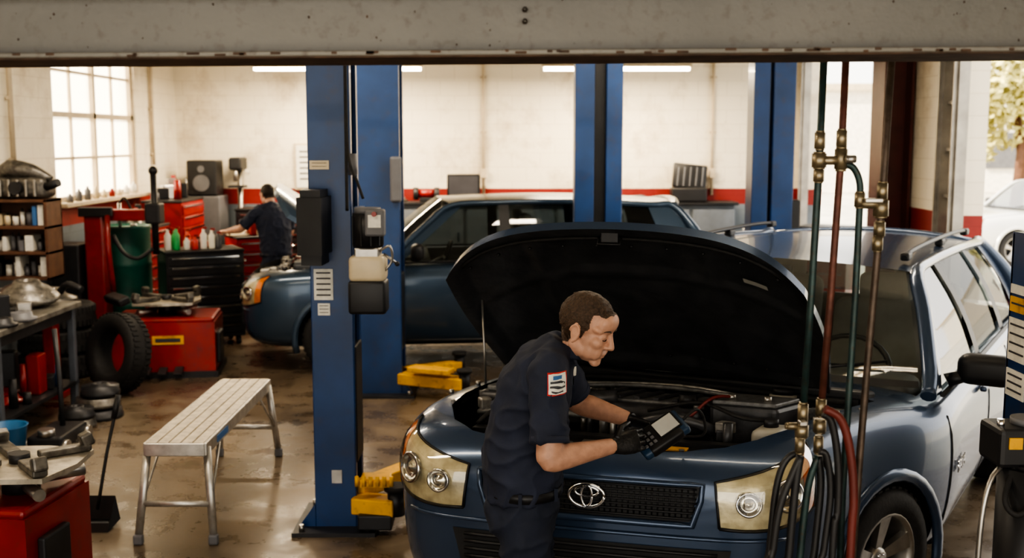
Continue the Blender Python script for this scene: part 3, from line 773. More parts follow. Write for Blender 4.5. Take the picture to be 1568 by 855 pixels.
LEAF=M('sunlit_leaves',(.62,.58,.26),.7,0,.4,2)
def tree(x,y,h,r,n=2600):
    b=B('tree'); b.tube([(x,y,-.12),(x+.1,y,h*.4),(x-.1,y+.1,h*.7)],[.2,.15,.08],WOOD)
    rnd=random.Random(int(x*10)); cs=[(V((x,y,h*.7))+V((rnd.uniform(-1,1)*r*.6,rnd.uniform(-1,1)*r*.6,rnd.uniform(-.5,.6)*r)),r*rnd.uniform(.35,.6)) for _ in range(9)]
    vs=[];fs=[]
    for k in range(n):
        c,rr=rnd.choice(cs); d=V((rnd.gauss(0,1),rnd.gauss(0,1),rnd.gauss(0,1))).normalized()*rr*rnd.uniform(.7,1); p=c+d
        a=V((rnd.gauss(0,1),rnd.gauss(0,1),rnd.gauss(0,1))).normalized()*.16; q=a.orthogonal().normalized()*.11
        i=len(vs); vs+=[p-a,p+q,p+a,p-q]; fs.append((i,i+1,i+2,i+3))
    b.add(vs,fs,LEAF); b.done(recalc=False)
for x,y,h,r in ((14.5,32,4.8,2.2),(19,36,6,2.8),(17.5,30,4,2.0),(22,42,7,3.2)): tree(x,y,h,r)
b=B('neighbour_building'); b.box((22,52,2.2),(50,4,4.6),M('pale_stucco',(.8,.75,.66),.8)); b.box((22,49.9,4.6),(50.5,.3,.3),FRM)
for k in range(8): b.box((2+5*k,49.95,1.8),(1.6,.1,1.6),GREYP)
b.done()

# ---------------------------------------------------------------- work platform
b=B('work_platform')
x0,x1,y0,y1,zt=-2.09,-1.75,6.15,7.85,.58
for k in range(5):
    xx=x0+.034+(x1-x0-.068)*k/4; b.box((xx,(y0+y1)/2,zt),(.060,y1-y0,.014),M('weathered_plank',(.50,.44,.35),.6,.1,.25,20,dirt=.3),bev=.003)
for xx in (x0,x1): b.box((xx,(y0+y1)/2,zt-.035),(.022,y1-y0,.075),ALU,bev=.005)
for yy in (y0,y1): b.box(((x0+x1)/2,yy,zt-.035),(x1-x0,.022,.075),ALU,bev=.005)
for yy,dy in ((y0+.05,-.09),(y1-.05,.09)):
    ft=[]
    for xx,dx_ in ((x0,-.045),(x1,.045)):
        p=V((xx,yy,zt-.03)); q=V((xx+dx_,yy+dy,.03))
        b.tube([p,q],[(.024,.014)]*2,ALU,seg=8,ref=(1,0,0)); b.box(q,(.055,.045,.06),GREYP,bev=.01); ft.append((p,q))
    for t_ in (.62,): b.tube([ft[0][0].lerp(ft[0][1],t_),ft[1][0].lerp(ft[1][1],t_)],[(.018,.012)]*2,ALU,seg=8,ref=(0,0,1))
    b.tube([ft[1][0].lerp(ft[1][1],.62),V((x1,yy-dy*3.2,zt-.05))],.008,ALU,seg=6); b.tube([ft[0][0].lerp(ft[0][1],.62),V((x0,yy-dy*3.2,zt-.05))],.008,ALU,seg=6)
b.box((x1+.013,y0+.35,zt-.035),(.003,.25,.04),BLUL); b.done()

b=B('lobby_dustpan')
b.tube([(-2.48,6.42,.10),(-2.44,6.5,.42),(-2.40,6.58,.68)],.010,BLACK,sm=3); b.tube([(-2.41,6.56,.62),(-2.39,6.60,.76)],.018,BLACK)
b.add([(-2.60,6.30,.0),(-2.38,6.30,.0),(-2.36,6.46,.03),(-2.62,6.46,.03),(-2.58,6.50,.16),(-2.40,6.50,.16),(-2.60,6.32,.05),(-2.38,6.32,.05)],[(0,1,2,3),(3,2,5,4),(0,3,4,6),(1,7,5,2),(0,6,7,1)],BLACK); b.done()

# ---------------------------------------------------------------- tyre changers
def changer(name,cx,cy,w,d,h,tr,rotz=0,toff=0):
    b=B(name); b.M=Matrix.Translation((cx,cy,0))@Matrix.Rotation(R(rotz),4,'Z')
    b.prism([(-w/2,-d/2),(w/2,-d/2),(w/2,d/2),(-w/2,d/2)],.05,h*.9,RED); b.box((0,0,h*.93),(w*.98,d*.98,h*.08),RED,bev=.02)
    b.box((0,0,.03),(w+.05,d+.05,.06),DARK)
    b.box((w*.05,-d/2-.004,h*.62),(w*.3,.006,h*.14),YEL); b.box((w*.05,-d/2-.009,h*.62),(w*.24,.004,h*.06),INK)
    b.box((-w*.25,-d/2-.005,h*.45),(w*.16,.006,h*.3),WHITE)
    for k in range(5): b.box((-w*.25,-d/2-.010,h*.55-.03*k),(w*.12,.003,.008),INK)
    b.box((w/2+.02,-d*.15,h*.45),(.04,d*.4,h*.5),DARK,bev=.01)
    b.M=b.M@Matrix.Translation((toff,0,0))
    b.cyl((0,0,h*.95),(0,0,h+.10),.09,DARK)
    pl=[(tr*math.cos(a)*(1 if i%2 else .82),tr*math.sin(a)*(1 if i%2 else .82)) for i,a in enumerate([k*math.pi/4 for k in range(8)])]
    b.prism(pl,h+.10,h+.125,M('turntable_steel',(.46,.42,.35),.4,.6,.3,12,dirt=.4))
    for k in range(4):
        a=k*math.pi/2+math.pi/4; c,s=math.cos(a),math.sin(a)
        b.box((c*tr*.6,s*tr*.6,h+.145),(tr*.7,.07,.035),OILY,rot=(0,0,math.degrees(a)),bev=.008)
        b.box((c*tr*.9,s*tr*.9,h+.185),(.06,.07,.07),OILY,rot=(0,-20,math.degrees(a)),bev=.012)
        b.cyl((c*tr*.35,s*tr*.35,h+.03),(c*tr*.85,s*tr*.85,h+.03),.03,STEEL)
    b.cyl((0,0,h+.12),(0,0,h+.17),.05,DARK)
    for k in range(3): b.box((-.15+.15*k,-d/2-.08,.08),(.08,.16,.025),DARK,rot=(15,0,0),bev=.006)
    return b
b=changer('tyre_changer',-2.56,5.32,.66,.62,.60,.36,-6,.14); b.done()
b=changer('tyre_changer',-3.42,10.9,.98,.68,.60,.40,8); 
b.box((-.50,.10,.72),(.12,.45,.08),DARK,rot=(0,-20,30),bev=.02); b.done()
b=B('wheel_balancer'); bo=.2
b.box((-4.42,11.6+bo,.78),(.20,.22,1.56),RED,bev=.02); b.box((-4.1,11.6+bo,1.50),(.75,.12,.12),RED,bev=.015); b.box((-4.38,11.47+bo,1.54),(.36,.05,.1),BLACK,bev=.01)
b.cyl((-3.80,11.6+bo,1.08),(-3.80,11.6+bo,1.95),.035,BLACK); b.box((-3.80,11.6+bo,1.52),(.16,.2,.22),DARK,bev=.02); b.ell((-3.80,11.6+bo,1.97),.05,BLACK)
b.tube([(-3.8,11.5+bo,1.15),(-3.95,11.45+bo,1.05),(-4.1,11.45+bo,1.12),(-4.2,11.45+bo,1.3)],.02,BLACK,sm=4)
b.box((-4.7,11.6+bo,.6),(.3,.4,1.2),DARK,bev=.02); b.box((-4.25,11.6+bo,.06),(.7,.4,.12),RED,bev=.02)
b.tube([(-4.25,11.45+bo,1.5),(-4.22,11.35+bo,1.2),(-4.2,11.40+bo,.7)],.03,RED,sm=3)
b.done()
b=B('oil_drum'); T=Matrix.Translation((-4.32,12.38,0))
b.lathe([(0,.02),(.26,.02),(.27,.04),(.265,.06),(.265,.45),(.275,.47),(.265,.49),(.265,.9),(.275,.92),(.265,.94),(.265,1.32),(.275,1.35),(.26,1.35),(.25,1.33),(0,1.33)],GREENP,T=T); b.cyl((-4.2,12.3,1.33),(-4.2,12.3,1.37),.035,STEEL)
b.cyl((-4.35,12.3,1.33),(-4.35,12.3,1.6),.02,STEEL); b.tube([(-4.35,12.3,1.6),(-4.25,12.2,1.66),(-4.15,12.15,1.5)],.012,RUB,sm=3); b.done()

def tyre(x,y,z,rot,r=.36,rim=False):
    b=B('car_tyre'); T=Matrix.Translation((x,y,z))@Euler([R(a) for a in rot]).to_matrix().to_4x4()
    k=r/.35
    b.lathe([(p*k,q) for p,q in ((.20,-.08),(.22,-.10),(.27,-.115),(.325,-.108),(.346,-.085),(.35,-.03),(.35,.03),(.346,.085),(.325,.108),(.27,.115),(.22,.10),(.20,.08),(.20,-.08))],RUB,T=T)
    if rim: b.lathe([(.205*k,.07),(.17*k,.05),(.12*k,.06),(.06*k,.03),(0,.03)],OILY,T=T)
    for a in range(44):
        an=a*math.pi/22
        for q in (-.06,.06): 
            b.M=T; b.box((.349*k*math.cos(an),.349*k*math.sin(an),q),(.014,.03,.06),RUB,rot=(0,0,math.degrees(an))); b.M=None
    return b.done()
tyre(-3.60,9.98,.365,(80,0,-35))
tyre(-4.45,10.72,.12,(0,0,0)); tyre(-4.45,10.72,.36,(0,0,20)); tyre(-4.45,10.72,.60,(0,0,40))

b=B('workbench')
for (x,y) in ((-3.78,8.0),(-3.78,9.4),(-4.85,8.0),(-4.85,9.4)): b.box((x,y,.44),(.06,.06,.88),M('bench_steel',(.10,.11,.13),.5,.3,.2),bev=.008)
b.box((-4.32,8.7,.89),(1.2,1.6,.05),M('bench_top',(.16,.15,.13),.5,.3,.4,6,dirt=.6),bev=.008); b.box((-4.32,8.7,.22),(1.14,1.5,.03),DARK); b.box((-3.78,8.7,.82),(.03,1.4,.08),DARK)
b.done()
def parts_pile(name,cx,cy,z,w,d,n,seed,hh=.16,extra=()):
    b=B(name); rn=random.Random(seed)
    for k in range(n):
        x=cx+rn.uniform(-w,w)/2; y=cy+rn.uniform(-d,d)/2; m=rn.choice([OILY,DARK,STEEL,GREYP,OILY,BLACK,DARK]+list(extra)); t=rn.random(); s=rn.uniform(.05,.12)
        if t<.35:
            T=Matrix.Translation((x,y,z))
            b.lathe([(0,0),(s*1.2,0),(s*1.2,.02),(s*.9,.03),(s*.85,.06),(s*.4,.065),(s*.35,.03),(0,.03)],m,T=T,seg=18)
        elif t<.7:
            h=rn.uniform(.04,hh); b.box((x,y,z+h/2),(s*1.6,s,h),m,rot=(0,0,rn.uniform(0,180)),bev=.012)
        else:
            h=rn.uniform(.06,hh); b.cyl((x,y,z),(x,y,z+h),s*.45,m,r2=s*.35,seg=14)
    return b.done()
parts_pile('engine_parts',-4.25,8.42,.917,.95,.85,30,5,.24)
parts_pile('brake_parts',-4.2,8.7,.237,.8,1.2,26,6,.40,(RED,BLUL))
b=B('brake_drum_stack')
for k,(x,y,z,rr) in enumerate(((-3.45,9.05,0,.20),(-3.45,9.05,.10,.18),(-3.43,9.06,.19,.16),(-3.50,8.72,0,.15),(-3.50,8.72,.08,.14))):
    T=Matrix.Translation((x,y,z)); b.lathe([(0,0),(rr,0),(rr,.03),(rr*.95,.035),(rr*.95,.075),(rr*.5,.08),(rr*.45,.095),(rr*.2,.095),(rr*.18,.06),(0,.06)],OILY if k%2 else DARK,T=T,seg=28)
b.done()
b=B('torque_converter'); T=Matrix.Translation((-4.05,9.18,.955))@Euler((R(6),R(4),0)).to_matrix().to_4x4()
b.lathe([(0,0),(.22,0),(.26,.03),(.26,.05),(.24,.07),(.18,.12),(.12,.15),(.10,.18),(.05,.18),(.045,.13),(0,.13)],OILY,T=T,seg=36)
for k in range(10): a=k*.628; b.M=T; b.cyl((.21*math.cos(a),.21*math.sin(a),.06),(.21*math.cos(a),.21*math.sin(a),.10),.014,STEEL,seg=8)
b.M=None; b.done()
b=B('floor_jack')
b.box((-3.40,8.1,.10),(.26,.5,.10),DARK,bev=.02); b.tube([(-3.40,8.2,.14),(-3.45,8.3,.5),(-3.52,8.42,.85)],.02,DARK); 
for sx in (-.14,.14):
    for yy in (7.9,8.32): b.cyl((-3.40+sx-.02,yy,.06),(-3.40+sx+.02,yy,.06),.06,STEEL)
b.cyl((-3.40,7.9,.15),(-3.40,7.9,.20),.06,STEEL); b.done()
b=B('machine_stand'); 
b.box((-4.15,9.85,.42),(.12,.12,.84),RED,bev=.02); b.box((-4.2,9.85,.78),(.4,.3,.08),RED,bev=.02); b.box((-4.2,9.85,.03),(.4,.4,.06),RED,bev=.01)
T=Matrix.Translation((-4.15,9.85,.82)); b.lathe([(0,0),(.2,0),(.24,.04),(.24,.07),(.16,.1),(.1,.16),(0,.16)],OILY,T=T,seg=28)
b.tube([(-4.05,9.82,.93),(-3.95,9.78,1.02),(-3.8,9.72,.98)],.03,DARK,sm=4); b.done()
b=B('plastic_bucket'); T=Matrix.Translation((-3.62,7.75,0)); 
b.lathe([(0,.0),(.11,.0),(.14,.26),(.15,.27),(.13,.265),(.10,.02),(0,.02)],M('blue_plastic',(.03,.13,.28),.4),T=T); b.done()
b=B('wooden_shelf')
sx0,sx1,sy,sd=-4.93,-4.33,10.5,.35
for z in (1.0,1.24,1.48,1.73): b.box(((sx0+sx1)/2,sy,z),(sx1-sx0,sd,.03),WOOD,bev=.004)
for x in (sx0+.015,sx1-.015): b.box((x,sy,1.365),(.03,sd,.76),WOOD,bev=.004)
b.box(((sx0+sx1)/2,sy+sd/2-.01,1.365),(sx1-sx0,.02,.76),WOOD); shelf=b.done()
b=B('parts_boxes'); rn=random.Random(9)
for z in (1.017,1.257,1.497):
    x=sx0+.06
    while x<sx1-.09:
        w=rn.uniform(.04,.09); h=rn.uniform(.10,.195); m=rn.choice([WHITE,GREYP,BLACK,GREYP,CREAM,BLUL,WHITE,WHITE]); 
        if rn.random()<.6: b.box((x+w/2,sy-.03,z+h/2),(w*.9,.2,h),m,bev=.004)
        else: b.cyl((x+w/2,sy-.05,z),(x+w/2,sy-.05,z+h*.8),w*.42,m); b.cyl((x+w/2,sy-.05,z+h*.8),(x+w/2,sy-.05,z+h),w*.2,BLACK)
        x+=w+.006
b.done(shelf)
b=B('gearbox_housing'); b.box((-4.6,10.5,1.85),(.5,.3,.2),OILY,bev=.05,seg=3)
b.tube([(-4.85,10.5,1.92),(-4.7,10.45,2.02),(-4.5,10.45,2.0),(-4.32,10.45,1.93)],[.05,.09,.07,.03],OILY,sm=4,seg=14)
for k in range(5): b.box((-4.75+.08*k,10.33,1.85),(.02,.03,.16),STEEL,bev=.004)
b.cyl((-4.35,10.4,1.86),(-4.22,10.36,1.9),.04,DARK); b.cyl((-4.6,10.34,1.85),(-4.6,10.28,1.85),.06,DARK); b.done()
b=B('sill_bottles'); rn=random.Random(21)
for k in range(9):
    y=12.3+.26*k; h=rn.uniform(.08,.17); m=rn.choice([RED,WHITE,BLACK,GREYP,CREAM]); b.lathe([(0,0),(.035,0),(.037,h*.7),(.015,h*.85),(.013,h),(0,h)],m,T=Matrix.Translation((XL+.06,y,1.606)),seg=12)
b.done()

def tool_chest(cx,cy,w,d,h,m,rot,nd=7,hm=CHROME):
    b=B('tool_chest'); b.M=Matrix.Translation((cx,cy,0))@Matrix.Rotation(R(rot),4,'Z')
    b.box((0,0,.1+(h-.1)/2),(w,d,h-.1),m,bev=.01)
    hh=(h-.18)/nd
    for k in range(nd):
        z=.15+hh*(k+.5); b.box((0,-d/2-.008,z),(w*.94,.02,hh*.9),m,bev=.005); b.box((0,-d/2-.025,z+hh*.3),(w*.86,.018,.02),hm,bev=.004)
    b.box((0,0,h+.01),(w*1.02,d*1.04,.03),BLACK,bev=.008)
    for sx in (-1,1):
        for sy_ in (-1,1): b.cyl((sx*w*.42-.02,sy_*d*.36,.05),(sx*w*.42+.02,sy_*d*.36,.05),.05,RUB)
    b.tube([(w/2,-d*.3,h-.12),(w/2+.05,-d*.3,h-.12),(w/2+.05,d*.3,h-.12),(w/2,d*.3,h-.12)],.012,hm)
    return b.done()
BLKP=M('black_enamel',(.02,.02,.022),.3,0,.2,coat=.3)
tool_chest(-3.50,12.40,.85,.52,1.06,BLKP,28,8)
tool_chest(-3.15,13.75,.7,.5,1.1,RED,30,7)
tool_chest(-4.45,14.6,1.0,.5,1.5,RED,90,9)
tool_chest(-3.35,15.9,1.1,.5,1.3,BLKP,0,8)
tool_chest(-4.5,13.35,.8,.5,1.25,RED,90,8)
b=B('spray_bottles'); rn=random.Random(2)
for (x,y,c) in ((-3.78,12.14,(.75,.72,.65)),(-3.70,12.2,(.05,.4,.12)),(-3.6,12.24,(.8,.78,.7)),(-3.52,12.28,(.6,.05,.04)),(-3.44,12.34,(.8,.75,.6)),(-3.75,12.3,(.05,.35,.1)),(-3.36,12.38,(.9,.85,.7)),(-3.3,12.42,(.1,.1,.1)),(-3.62,12.34,(.7,.1,.05))):
    m=M('bottle_%d'%int(c[0]*100+c[1]*10),c,.35); h=rn.uniform(.13,.24)
    b.lathe([(0,0),(.035,0),(.037,.01),(.037,h*.7),(.015,h*.85),(.013,h),(0,h)],m,T=Matrix.Translation((x,y,1.086)),seg=14)
    b.box((x+.015,y,1.086+h+.012),(.05,.02,.025),RED,bev=.004)
b.done()
parts_pile('hand_tools',-3.42,12.56,1.086,.3,.2,8,8,.1,(RED,))
parts_pile('power_tools',-3.15,13.75,1.126,.45,.3,9,12,.25,(RED,CREAM))
parts_pile('tool_cases',-4.45,14.6,1.527,.3,.8,8,13,.3,(RED,))
parts_pile('paint_cans',-4.5,13.35,1.277,.3,.6,9,14,.28,(RED,WHITE,CREAM))
b=B('speaker_cabinet'); b.box((-4.42,16.05,1.75),(.42,.4,.50),BLACK,bev=.02); b.cyl((-4.42,15.84,1.68),(-4.42,15.83,1.68),.12,GREYP); b.cyl((-4.42,15.84,1.88),(-4.42,15.83,1.88),.05,GREYP)
b.box((-4.42,16.1,.75),(.5,.5,1.49),GREYP,bev=.02); b.done()
b=B('drill_press'); px=-3.98
b.cyl((px,16.3,.0),(px,16.3,2.0),.04,STEEL); b.box((px,16.2,1.95),(.18,.4,.18),BLACK,bev=.03); b.cyl((px,16.05,1.7),(px,16.05,1.88),.03,STEEL); b.box((px,16.15,1.62),(.22,.26,.03),DARK); b.box((px,16.25,.03),(.2,.35,.05),DARK)
b.tube([(px+.05,16.1,1.9),(px+.2,16.05,1.82)],.01,STEEL); b.done()
b=B('storage_cabinet'); b.box((.6,16.2,.68),(5.2,.5,1.36),M('cabinet_grey',(.12,.14,.16),.5),bev=.01); b.box((.6,16.18,1.38),(5.3,.56,.04),BLACK,bev=.005)
for k in range(8): b.box((-1.65+.65*k,15.94,.7),(.60,.02,1.2),M('cabinet_door',(.15,.17,.2),.5),bev=.008); b.box((-1.42+.65*k,15.92,.9),(.02,.02,.14),CHROME)
b.done()
b=B('computer_monitor'); b.box((-.70,16.1,1.63),(.48,.05,.34),BLACK,bev=.02); b.box((-.70,16.07,1.63),(.42,.004,.28),INK); b.box((-.70,16.15,1.46),(.06,.05,.10),BLACK); b.box((-.70,16.1,1.415),(.25,.2,.02),BLACK); b.done()
b=B('bench_grinder'); b.cyl((-1.35,16.05,1.52),(-1.12,16.05,1.52),.06,RED); b.cyl((-1.42,16.05,1.52),(-1.35,16.05,1.52),.09,DARK); b.cyl((-1.12,16.05,1.52),(-1.05,16.05,1.52),.09,DARK); b.box((-1.23,16.05,1.435),(.2,.15,.06),DARK,bev=.01); b.done()
parts_pile('workshop_supplies',-1.75,16.1,1.403,.25,.3,8,22,.28)
b=B('open_tool_case'); b.box((2.55,16.1,1.505),(.5,.3,.2),BLACK,bev=.02); b.box((2.6,16.3,1.76),(.5,.06,.36),BLACK,rot=(-10,6,0),bev=.04,seg=3)
for k in range(5): b.box((2.42+.09*k,16.26,1.76),(.02,.02,.28),GREYP,rot=(-10,6,0))
b.done()
parts_pile('shop_containers',1.4,16.1,1.403,1.2,.3,10,31,.16,(WHITE,RED))
b=B('air_compressor'); b.cyl((2.3,13.6,.45),(3.2,13.6,.45),.26,M('compressor_blue',(.03,.12,.35),.4),seg=24); b.box((2.75,13.6,.85),(.4,.3,.32),BLACK,bev=.03); b.cyl((2.95,13.42,.9),(2.95,13.5,.9),.17,DARK); 
for x in (2.45,3.05): b.box((x,13.6,.1),(.05,.4,.2),DARK)
b.tube([(2.6,13.6,1.0),(2.5,13.6,1.15),(2.35,13.6,1.1),(2.3,13.6,.7)],.015,STEEL,sm=4); b.done()
tool_chest(3.75,13.2,.6,.5,1.25,RED,-30,7)
b=B('welding_cart'); b.box((3.35,14.9,.9),(.4,.5,.5),M('welder_white',(.6,.6,.58),.4),bev=.03); b.box((3.35,14.9,.35),(.45,.6,.04),DARK); 
for x in (3.15,3.55): b.box((x,14.9,.5),(.03,.5,.6),DARK); b.cyl((x-.02,15.1,.12),(x+.02,15.1,.12),.12,RUB)
b.cyl((3.35,15.25,.3),(3.35,15.25,1.6),.11,M('compressor_blue',(.03,.12,.35),.4)); b.tube([(3.35,14.7,1.1),(3.2,14.6,1.4),(3.4,14.6,1.6)],.015,RUB,sm=4); b.done()

# ---------------------------------------------------------------- people
SKIN=M('skin',(.53,.30,.21),.48,0,.12,35,.12,250); 
HAIR=M('brown_hair',(.065,.038,.023),.55,0,.5,120,.6,180)
HAIR2=M('dark_hair',(.02,.012,.008),.6,0,.4,90,.5,150)
NAVY=M('navy_work_shirt',(.022,.028,.052),.8,0,.2,10,.12,300)
PANT=M('navy_trousers',(.018,.024,.044),.8,0,.2,10,.12,300)
GLOVE=M('black_nitrile',(.016,.016,.017),.35,0,.15,20,.25,90)
LIP=M('lips',(.32,.13,.10),.5); LASH=M('lash',(.03,.015,.01),.7); BOOT=M('boot_leather',(.03,.022,.018),.5)
def hand(b,w,f,p,t,mat,curl=(.45,.6,.5),s=1.,spread=.03):
    w=V(w); f=V(f).normalized(); p=V(p); p=(p-f*p.dot(f)).normalized(); t=V(t); t=(t-f*t.dot(f)-p*t.dot(p)).normalized()
    b.tube([w-f*.03*s,w,w+f*.035*s,w+f*.07*s,w+f*.095*s],[(.026*s,.021*s),(.029*s,.020*s),(.040*s,.018*s),(.043*s,.016*s),(.038*s,.011*s)],mat,seg=16,ref=t)
    for off,L,r in ((.032,.074,.0098),(.011,.083,.0100),(-.011,.077,.0097),(-.031,.060,.0088)):
        o=w+f*.088*s+t*off*s; d=(f+t*off*spread*20).normalized(); pts=[o-d*.02*s,o]; a=0; rr=[r*s*1.05,r*s*1.05]
        for q,cu in zip((.44,.31,.25),curl):
            a+=cu; dd=(d*math.cos(a)+p*math.sin(a)); o=o+dd*L*q*s; pts.append(o); rr.append(r*s*(1-.10*len(rr)*.6))
        b.tube(pts,rr,mat,seg=10); b.ell(pts[-1],rr[-1],mat,seg=10)
        for k in (1,2,3): b.ell(pts[k],rr[k]*1.06,mat,seg=10)
    o=w+f*.022*s+t*.028*s; d=(f*.62+t*.68+p*.38).normalized(); o2=o+d*.038*s; d2=(f*.85+t*.25+p*.45).normalized(); o3=o2+d2*.030*s; o4=o3+(d2+p*.3).normalized()*.024*s
    b.tube([o-d*.01,o2,o3,o4],[.014*s,.0125*s,.011*s,.009*s],mat,seg=10); b.ell(o4,.009*s,mat,seg=10); b.ell(o2,.013*s,mat,seg=10)

def head(e,T,neck_to,hair,name='head'):
    b=B(name)
    El=lambda c,r,rot=(0,0,0):b.ell(c,r,SKIN,rot=rot,seg=28,T=T)
    El((-.012,0,.030),(.099,.077,.090)); El((.030,0,-.020),(.064,.064,.088)); El((.026,0,-.066),(.060,.056,.044),(0,12,0)); El((.074,0,-.099),(.021,.026,.018))
    El((.070,0,.050),(.031,.058,.040)); El((.080,0,.026),(.016,.046,.010)); 
    for s in (-1,1):
        El((.064,s*.040,-.020),(.027,.024,.026)); El((.074,s*.031,.006),(.0165,.0185,.0135)); El((.060,s*.052,.028),(.022,.016,.014))
        El((.099,s*.0125,-.030),(.011,.0085,.008)); El((.010,s*.048,-.064),(.042,.019,.032)); El((.070,s*.026,-.055),(.026,.026,.034)); El((.074,s*.024,-.036),(.020,.020,.026)); El((.050,s*.040,-.055),(.030,.022,.036))
        El((-.004,s*.080,-.012),(.019,.006,.031),(0,-10,0)); 
        pts=[T@V((-.004+.018*math.cos(a)*1.05-.003,s*.086,-.010+.031*math.sin(a))) for a in [R(-60+k*30) for k in range(9)]]
        b.tube(pts,.0045,SKIN,seg=8); El((-.002,s*.083,-.040),(.008,.005,.009))
    b.tube([T@V((.086,0,.026)),T@V((.098,0,.004)),T@V((.110,0,-.020)),T@V((.111,0,-.028))],[.0085,.0095,.012,.0125],SKIN,seg=12); El((.112,0,-.026),(.0125,.0125,.011)); El((.103,0,-.034),(.010,.009,.007))
    El((.088,0,-.058),(.014,.023,.0075)); El((.087,0,-.070),(.013,.020,.008)); El((.078,0,-.085),(.015,.024,.012))
    nt=T.inverted()@V(neck_to)
    b.tube([T@V((-.02,0,-.02)),T@V((-.018,0,-.08)),T@(V((-.018,0,-.08)).lerp(nt,.55)),V(neck_to)],[(.058,.056),(.057,.056),(.058,.060),(.066,.075)],SKIN,seg=20,ref=T.to_3x3()@V((1,0,0)))
    o=b.done(e); remesh(o,.0035,7,.5)
    me=o.data; me.materials.clear(); me.materials.append(SKIN); me.materials.append(hair)
    Ti=T.inverted()
    def hm(q):
        if abs(q.y)>.0775 and q.z<.03 and -.032<q.x<.02: return 0
        n_=.006*noise.noise(V((q.x*60,q.y*60,q.z*60)))
        if q.z+n_>.072+.012*max(0,1-abs(q.y)/.04): 
            return 1 if q.x+n_<.080-.45*max(0,abs(q.y)-.022) else 0
        if q.x+n_<.032-.10*max(0,q.z-.02) and q.z>.012: return 1
        if q.x+n_<.022 and q.z+n_>-.022 and abs(q.y)>.06: return 1
        if q.x<-.022 and q.z+n_>-.062+.1*max(0,q.x+.06): return 1
        return 0
    loc=[Ti@v.co for v in me.vertices]; ns=[v.normal.copy() for v in me.vertices]
    hmv=[hm(q) for q in loc]
    for _ in range(3):
        nb=[float(x) for x in hmv]; ct_=[1]*len(loc)
        for ed in me.edges:
            a,c=ed.vertices; nb[a]+=hmv[c]; nb[c]+=hmv[a]; ct_[a]+=1; ct_[c]+=1
        hmv=[x/y for x,y in zip(nb,ct_)]
    for i,v in enumerate(me.vertices):
        if hmv[i]>0: v.co=v.co+ns[i]*hmv[i]*(.0038+.0035*noise.noise(loc[i]*70)+.002*noise.noise(loc[i]*200)+(.003 if loc[i].z>.09 else 0))
    for p in me.polygons:
        p.material_index=1 if sum(hmv[k] for k in p.vertices)/len(p.vertices)>.5 else 0; p.use_smooth=True
    me.update()
    b=B('face_details')
    for s in (-1,1):
        b.tube([T@V(q) for q in ((.0890,s*.016,-.001),(.0910,s*.024,-.0045),(.0895,s*.034,-.0045),(.0830,s*.043,-.001))],.0016,LASH,seg=6,sm=3)
        b.tube([T@V(q) for q in ((.096,s*.014,.028),(.0955,s*.026,.0335),(.089,s*.038,.033),(.079,s*.048,.027))],[.0025,.0040,.0034,.002],hair,seg=8,sm=3)
    b.tube([T@V(q) for q in ((.0895,-.022,-.0655),(.0965,-.010,-.0640),(.0985,0,-.0645),(.0965,.010,-.0640),(.0895,.022,-.0655))],.0017,LIP,seg=6,sm=3)
    b.done(e)
    return o

